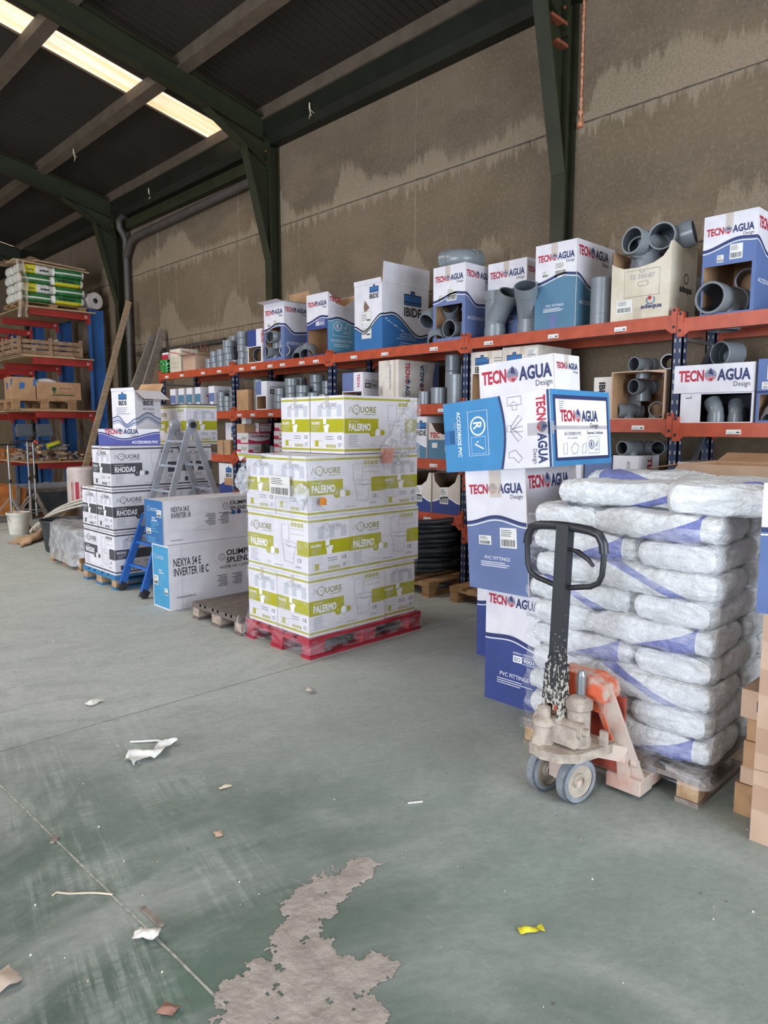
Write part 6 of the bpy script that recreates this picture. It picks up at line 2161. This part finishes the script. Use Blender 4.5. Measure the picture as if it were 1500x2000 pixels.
    single('orange_tiles', mb, 'row of orange clay pieces on the lowest rack level behind the tripods', 'tiles', (4.55, 16.0, .96))
    # floor under the rack
    root = thing('jerrycan', 'white plastic jerrycan on the floor under the rack', 'jerrycan', (5.05, 15.1, 0), R(14), rot=(0, R(-8), R(14)))
    mb = MB()
    mb.prism([(0, 0), (.28, 0), (.29, .02), (.29, .34), (.22, .42), (.10, .42), (.0, .34)], 'y', 0, .2, 'bucket_white')
    bevel(part('body', mb, root), .02, 3)
    part('handle', MB().tube([(.04, .1, .37), (.09, .1, .46), (.18, .1, .46), (.22, .1, .41)], .018, 'bucket_white', 10), root)
    part('cap', MB().lathe([(.04, 0), (.04, .04), (0, .04)], 'black_plastic', 14, Matrix.Translation((.06, .1, .40))), root)
    def cl(u, v):
        return (5.32 + .22 * u, 15.0 + .3 * v, .30 * math.sin(PI * u) ** .6 * math.sin(PI * v) ** .5)
    single('magenta_cloth', crumple(14, 14, cl, 'magenta_cloth', .03, 9, 1), 'magenta cloth bundle beside the white jerrycan', 'cloth')
    def cl2(u, v):
        return (5.50 + .36 * u, 14.9 + .35 * v, .40 * math.sin(PI * u) ** .6 * math.sin(PI * v) ** .5)
    single('red_cloth', crumple(14, 14, cl2, 'red_cloth', .03, 8, 5), 'dark red cloth bundle beside the magenta one', 'cloth')
    mb = MB()
    mb.box(0, -.02, 0, 1.25, .02, .09, 'aluminium')
    single('metal_bar', mb, 'pale metal bar lying behind the tripods', 'bar', (3.92, 13.6, .50), 0)
    mb = MB()
    mb.box(-.62, -.35, .0, .62, .35, .36, 'black_bin')
    mb.box(-.5, -.3, .36, .5, .3, .42, 'dirt_grey')
    single('dark_crate', mb, 'dark bulky container on the floor behind the tripods', 'container', (4.55, 13.65, .08))
    single('wood_blocks', MB().box(-.6, -.3, 0, .6, .3, .08, 'pallet_wood'), 'low timber base under the dark container behind the tripods', 'base', (4.55, 13.65, 0))

def build_left_gear():
    # halogen work lights on tripods
    def tripod(label, x, y, rz, h, lamp):
        root = thing('work_light_tripod' if lamp else 'tripod_stand', label, 'tripod', (x, y, 0), rz)
        mb = MB()
        mb.tube([(0, 0, .12), (0, 0, h * .55)], .019, 'galvanised', 10)
        mb.tube([(0, 0, h * .5), (0, 0, h)], .014, 'galvanised', 10)
        p = part('pole', mb, root)
        part('clamp', MB().lathe([(.014, 0), (.028, .01), (.028, .05), (.014, .06)], 'black_plastic', 10, Matrix.Translation((0, 0, h * .55))), p)
        for k in range(3):
            a = 2 * PI * k / 3 + .5
            mb = MB()
            mb.bar((.02 * math.cos(a), .02 * math.sin(a), .50), (.40 * math.cos(a), .40 * math.sin(a), .012), .035, .02, 'old_wood')
            mb.bar((.0, 0, .22), (.22 * math.cos(a), .22 * math.sin(a), .25), .02, .012, 'galvanised')
            part('leg', mb, root)
        part('crossbar', MB().tube([(-.24, 0, h), (.24, 0, h)], .013, 'black_plastic', 8), root)
        if lamp:
            for sx in lamp:
                T = Matrix.Translation((sx, -.02, h + .16)) @ Matrix.Rotation(R(24), 4, 'Z') @ Matrix.Rotation(R(-12), 4, 'X')
                mb = MB()
                q = [T @ Vector(v) for v in ((-.12, -.09, -.10), (.12, -.09, -.10), (.12, -.09, .10), (-.12, -.09, .10), (-.075, .10, -.06), (.075, .10, -.06), (.075, .10, .06), (-.075, .10, .06))]
                mb.add(q, [(0, 1, 2, 3), (7, 6, 5, 4), (0, 4, 5, 1), (1, 5, 6, 2), (2, 6, 7, 3), (3, 7, 4, 0)], 'lamp_housing')
                for i in range(5):
                    mb.box(-.07 + .032 * i, .03, .062, -.062 + .032 * i, .11, .085, 'lamp_housing', T)
                l_ = part('floodlight', mb, root)
                part('glass', MB().box(-.105, -.098, -.085, .105, -.091, .085, 'pvc_dark', T), l_)
                part('bracket', MB().tube([T @ Vector((-.13, 0, 0)), T @ Vector((-.13, 0, -.15)), T @ Vector((.13, 0, -.15)), T @ Vector((.13, 0, 0))], .008, 'black_plastic', 6), l_)
            part('knob', MB().lathe([(0, -.02), (.035, -.015), (.035, .015), (0, .02)], 'red_steel', 12, Matrix.Translation((.13, -.03, h)) @ Matrix.Rotation(R(90), 4, 'X')), root)
        return root
    tripod('tripod pole without a lamp, left one behind the white bucket', 3.47, 11.95, R(25), 1.33, ())
    tripod('tripod work light with two grey floodlights, behind the white bucket', 3.80, 12.10, R(-20), 1.37, (-.05, .24))
    tripod('bare tripod stand right of the two-lamp work light', 4.03, 12.55, R(10), 1.36, ())
    root = thing('bucket', 'white paint-stained bucket in front of the tripods', 'bucket', (3.40, 11.42, 0))
    mb = MB()
    mb.lathe([(0, .004), (.125, 0), (.13, .01), (.155, .30), (.168, .30), (.168, .335), (.158, .335), (.15, .30), (.12, .02), (0, .02)], 'bucket_white', 30)
    part('body', mb, root)
    part('handle', MB().tube([(.165 * math.cos(R(a)), -.02 - .165 * math.sin(R(a)) * .5, .30 - .14 * math.sin(R(a))) for a in range(0, 181, 12)], .004, 'galvanised', 6), root)
    single('rag', crumple(10, 10, lambda u, v: (3.31 + .17 * u, 11.36 + .13 * v, .30 + .06 * math.sin(PI * u) * math.sin(PI * v)), 'chip_pale', .02, 12, 2), 'pale pinkish rag stuffed in the top of the white bucket', 'rag')
    mb = MB()
    mb.tube([(3.60, 12.22, .02), (3.56, 12.2, .60), (3.53, 12.18, 1.25)], .018, 'yellow_plastic', 10)
    single('pole', mb, 'yellow pole standing left of the tripods', 'pole')
    root = thing('site_machine', 'orange site machine partly in view at the far left', 'machine', (3.72, 12.95, 0))
    mb = MB()
    mb.prism([(-.5, .12), (.22, .12), (.30, .55), (.10, .62), (-.5, .62)], 'y', 0, .6, 'orange_plastic')
    bevel(part('hopper', mb, root), .02)
    part('frame', MB().bar((-.5, .05, .06), (.3, .05, .06), .06, .12, 'dirt_grey').bar((.12, -.02, .05), (.16, -.02, .62), .05, .04, 'dirt_grey', (0, 1, 0)), root)
    # heap of brown paper tarp, black bin, wrapped pallet, white conduit coil
    def tarp(u, v):
        ridge = .42 * (u ** .9) * math.sin(PI * min(1, v * .9 + .05)) ** .8
        x = 2.98 + (1.35) * u + .10 * math.sin(PI * v)
        y = 10.02 + 1.5 * u * (1 - .35 * v) + .62 * v * (1 - .2 * u)
        return (x, y, .012 + ridge)
    single('paper_tarp', crumple(36, 16, tarp, 'tarp', .035, 5, 7), 'brown paper tarp crumpled on the floor beside the black tub', 'tarp')
    mb = MB()
    mb.lathe([(0, .01), (.20, .0), (.22, .02), (.26, .38), (.28, .39), (.28, .415), (.265, .415), (.25, .38), (.20, .03), (0, .03)], 'black_bin', 32)
    single('tub', mb, 'black plastic tub on the floor behind the film-wrapped heap', 'tub', (3.36, 9.50, 0))
    pallet('small wooden pallet under the grey film-wrapped heap', (2.98, 7.95, 0), 1.0, .95, 'pallet_wood', 'block_wood')
    def heap(u, v):
        a = 2 * PI * u
        k = (1 - .75 * max(0, v - .62) / .38)
        rx, ry = (.56 - .04 * v) * k, (.60 - .06 * v) * k
        c, s_ = math.cos(a), math.sin(a)
        e = .55
        return (3.48 + rx * math.copysign(abs(c) ** e, c), 8.44 + ry * math.copysign(abs(s_) ** e, s_), .07 + .41 * min(1, v / .66) + .02 * math.sin(a * 3))
    mb = crumple(48, 18, heap, 'grey_film', .022, 7, 9)
    mb.add([heap(i / 48, 1) for i in range(48)], [tuple(range(48))], 'grey_film')
    root = thing('wrapped_heap', 'low heap wrapped in cloudy grey plastic film beside the black and white cartons', 'wrapped load')
    part('wrap', mb, root)
    mb = MB()
    for i in range(5):
        mb.box(3.02, 7.99 + .178 * i, .146, 3.88, 8.15 + .178 * i, .40, 'ink_midgrey')
    part('load', mb, root)
    mb = MB()
    for k in range(7):
        r = .95 + .05 * k
        pts = []
        for i in range(30):
            t_ = i / 29
            pts.append((3.42 + .06 * k + .85 * t_, 10.98 + .03 * k - .12 * t_ + .25 * math.sin(PI * t_), .07 + (.37 + .035 * (k % 4)) * t_ ** .7 + .022 * (k % 3)))
        mb.tube(pts, .017, 'pvc_white', 8)
    single('conduit_coil', mb, 'bundle of white bendable conduit lying behind the brown paper tarp', 'conduit')
    root = thing('insulation_roll', 'tall pale plastic-wrapped insulation roll standing left of the black and white cartons', 'roll', (4.42, 11.55, 0))
    mb = MB()
    mb.lathe([(0, 0), (.20, 0), (.22, .02), (.225, .5), (.222, .93), (.20, .965), (.06, .955), (.0, .95)], 'insulation', 36)
    part('body', mb, root)
    mb = MB()
    def onroll(a, z):
        return (.227 * math.cos(R(a)), .227 * math.sin(R(a)), z)
    for a0, a1, z0, z1 in ((222, 236, .44, .74), (244, 262, .58, .68), (244, 262, .44, .54), (205, 208, .44, .74), (212, 213.5, .44, .74)):
        k = 5
        mb.add([onroll(a0 + (a1 - a0) * i / k, z) for z in (z0, z1) for i in range(k + 1)], [(i, i + 1, k + 2 + i, k + 1 + i) for i in range(k)], 'ink_red')
    part('print', mb, root, 'red printed panel')
    def plank(label, a, b, w, t, mt):
        mb = MB()
        a, b = Vector(a), Vector(b)
        mb.bar((0, 0, 0), b - a, w, t, mt, (0, 1, 0))
        single('plank', mb, label, 'plank', a)
    plank('long pale plank leaning on the far column beside the downpipe', (4.42, 12.10, .04), (5.93, 12.86, 3.88), .095, .045, 'plank_wood')
    plank('grey weathered plank leaning on the wall, left of its pair', (4.16, 10.88, .05), (6.02, 12.10, 3.20), .16, .05, 'old_wood')
    plank('grey weathered plank leaning on the wall, right of its pair with a rough edge', (4.38, 10.72, .05), (6.06, 11.86, 3.28), .12, .06, 'old_wood')
    mb = MB()
    for k in range(5):
        pts = [(6.08, 11.0 - .13 * k + .03 * math.sin(i * .8 + k), 2.92 - .05 * i + (.02 if k % 2 else 0)) for i in range(9)]
        mb.tube(pts, .011, 'rust_primer', 6)
    single('rebar_hooks', mb, 'thin rusty rods hanging on the wall above the far shelves', 'rods')

# ------------------------------------------------------------------ dust and litter on the floor
def build_litter():
    t = NT('spilled_dust')
    o = t.obj()
    t.bump(t.noise(o, 40, 6, .7), .9, .02)
    M['spilled_dust'] = t.set(t.mix(t.rng(t.noise(o, 12, 5), .3, .7), lin('b8aca4'), lin('a2968f')), .95)
    blobs = ((1.62, 1.80, .055), (1.55, 1.79, .06), (1.48, 1.79, .065), (1.40, 1.79, .06), (1.33, 1.78, .05), (1.38, 1.70, .03), (1.28, 1.70, .055), (1.21, 1.67, .06), (1.20, 1.60, .07), (1.16, 1.54, .075), (1.20, 1.48, .07), (1.27, 1.44, .06), (1.33, 1.41, .05), (1.12, 1.47, .06), (1.05, 1.62, .055), (.98, 1.60, .06), (.94, 1.52, .06), (1.02, 1.50, .045), (1.08, 1.38, .07), (1.15, 1.33, .08), (1.0, 1.38, .07))
    mb = MB()
    nx, ny, x0, y0, s = 200, 160, .80, 1.15, .0047
    H = {}
    for i in range(nx):
        for j in range(ny):
            x, y = x0 + i * s, y0 + j * s
            f = max(1 - ((x - a) ** 2 + (y - b) ** 2) / (r * 1.45) ** 2 for a, b, r in blobs)
            f += .75 * noise.noise(Vector((x * 16, y * 16, 0))) + .55 * noise.noise(Vector((x * 45, y * 45, 3))) + .38 * noise.noise(Vector((x * 140, y * 140, 7)))
            H[i, j] = f
    vid = {}
    vs, fs = [], []
    def vert(i, j):
        if (i, j) not in vid:
            vid[i, j] = len(vs)
            f = max(0, H[i, j] - .12)
            vs.append((x0 + i * s, y0 + j * s, .0012 + min(.004, .005 * f) * (.6 + .8 * abs(noise.noise(Vector((i * .45, j * .45, 1)))))))
        return vid[i, j]
    for i in range(nx - 1):
        for j in range(ny - 1):
            if all(H[i + a, j + b] > .12 for a in (0, 1) for b in (0, 1)):
                fs.append((vert(i, j), vert(i + 1, j), vert(i + 1, j + 1), vert(i, j + 1)))
    mb.add(vs, fs, 'spilled_dust', True)
    o = single('spilled_dust', mb, 'patch of spilled reddish-grey cement dust on the green floor', 'dust')
    o['kind'] = 'stuff'
    def scrap(name, label, cat, x, y, w, d, rz, mt, amp=.008, fr=18, seed=0, hgt=.012, n=10):
        mb = crumple(n, n, lambda u, v: ((u - .5) * w, (v - .5) * d, hgt + hgt * math.sin(PI * u) * math.sin(PI * v)), mt, amp, fr, seed)
        for k, v in enumerate(mb.v):
            mb.v[k] = (v[0], v[1], max(.0015, v[2]))
        single(name, mb, label, cat, (x, y, 0), R(rz))
    def strip(u, v):
        x = 1.36 + .27 * u
        y = 3.16 + .02 * math.sin(9 * u) + (.11 - .05 * u) * (v - .5) + .05 * u
        return (x, y, .010 + .02 * abs(math.sin(7 * u + 3 * v)))
    mb = crumple(30, 8, strip, 'sticker', .014, 16, 3)
    mb.tube([(1.60, 3.24, .012), (1.57, 3.30, .01), (1.52, 3.33, .012), (1.47, 3.38, .008)], .006, 'sticker', 5)
    mb.v = [(a, b, max(.002, c)) for a, b, c in mb.v]
    single('plastic_strip', mb, 'long crumpled strip of pale plastic on the green floor', 'plastic scrap')
    scrap('paper_scrap', 'small torn scrap of white paper lying beyond the long plastic strip', 'paper scrap', 1.55, 4.03, .09, .05, 20, 'paper', .01)
    scrap('paper_scrap', 'folded white paper scrap on the floor joint beside the short stick', 'paper scrap', .895, 2.0, .055, .075, 30, 'paper', .014, 20, 4, .02)
    scrap('paper_scrap', 'pale pinkish paper scrap cut by the left edge of the picture', 'paper scrap', .515, 2.12, .07, .09, 10, 'chip_pale', .008, 18, 6)
    scrap('brick_chip', 'reddish chip lying left of the dust patch', 'chip', .81, 1.69, .04, .055, 30, 'chip_red', .006, 30, 2, .01)
    scrap('dry_leaf', 'small yellowish leaf on the green floor between the strip and the dust', 'leaf', 1.575, 2.65, .06, .022, -10, 'tuft', .004, 24, 3, .006)
    scrap('brown_scrap', 'tiny brown scrap on the floor below the yellowish leaf', 'scrap', 1.36, 2.35, .03, .045, -20, 'tan_card', .004, 30, 9, .006)
    scrap('stone_chip', 'pale stone chip on the floor in front of the red pallet', 'stone', 2.56, 3.29, .05, .04, 10, 'jack_cement', .008, 30, 3, .018)
    root = thing('candy_wrapper', 'yellow candy wrapper lying on the green floor at lower right', 'wrapper', (1.785, 1.185, 0), R(-35))
    mb = crumple(12, 8, lambda u, v: ((u - .5) * .062, (v - .5) * .032 * (1 - .3 * u), .006 + .012 * math.sin(PI * u) * math.sin(PI * v)), 'ink_yellow', .004, 40, 2)
    mb.v = [(a, b, max(.0015, c)) for a, b, c in mb.v]
    part('body', mb, root)
    mb = crumple(6, 6, lambda u, v: (.03 + .022 * u, (v - .5) * (.014 + .022 * u), .008), 'ink_yellow', .004, 50, 7)
    mb.v = [(a, b, max(.0015, c)) for a, b, c in mb.v]
    part('twisted_end', mb, root)
    mb = MB()
    mb.bar((0, 0, .006), (.0, .125, .007), .016, .009, 'old_wood')
    single('stick', mb, 'short flat grey stick beside the floor joint', 'stick', (.953, 2.016, 0), R(3))
    mb = MB()
    mb.tube([(.905, 2.28, .004), (.875, 2.315, .006), (.855, 2.34, .004), (.80, 2.39, .003), (.77, 2.425, .004), (.755, 2.42, .003)], .0035, 'tuft', 6)
    single('straw', mb, 'thin bent straw crossing the floor joint', 'straw')
    mb = MB()
    mb.bar((2.065, 1.99, .004), (2.12, 1.955, .004), .005, .005, 'paper')
    single('white_splinter', mb, 'white splinter on the floor left of the pallet truck', 'splinter')
    mb = MB()
    mb.bar((.865, 2.742, .005), (.897, 2.775, .006), .016, .008, 'old_wood')
    single('wood_chip', mb, 'small wood chip lying on the floor joint at left', 'wood chip')
    rn = random.Random(33)
    mb = MB()
    for i in range(260):
        d = rn.uniform(1.7, 6.5)
        a = R(rn.uniform(12, 76))
        x, y = d * math.sin(a), d * math.cos(a)
        if x > 2.45 and y > 1.0:
            continue
        r = rn.uniform(.0015, .004)
        mb.lathe([(0, 0), (r, .0), (r * .9, r), (0, r * 1.3)], rn.choice(['jack_cement', 'paper', 'dirt_grey']), 6, Matrix.Translation((x, y, 0)))
    o = single('grit', mb, 'grit and crumbs scattered over the green floor', 'grit')
    o['kind'] = 'stuff'

build_hall()
make_fittings()
build_shelving()
build_shelf_goods()
build_pallet_loads()
build_sacks()
build_truck()
build_near_cartons()
build_ladder()
build_hoses()
build_rack()
build_left_gear()
build_litter()
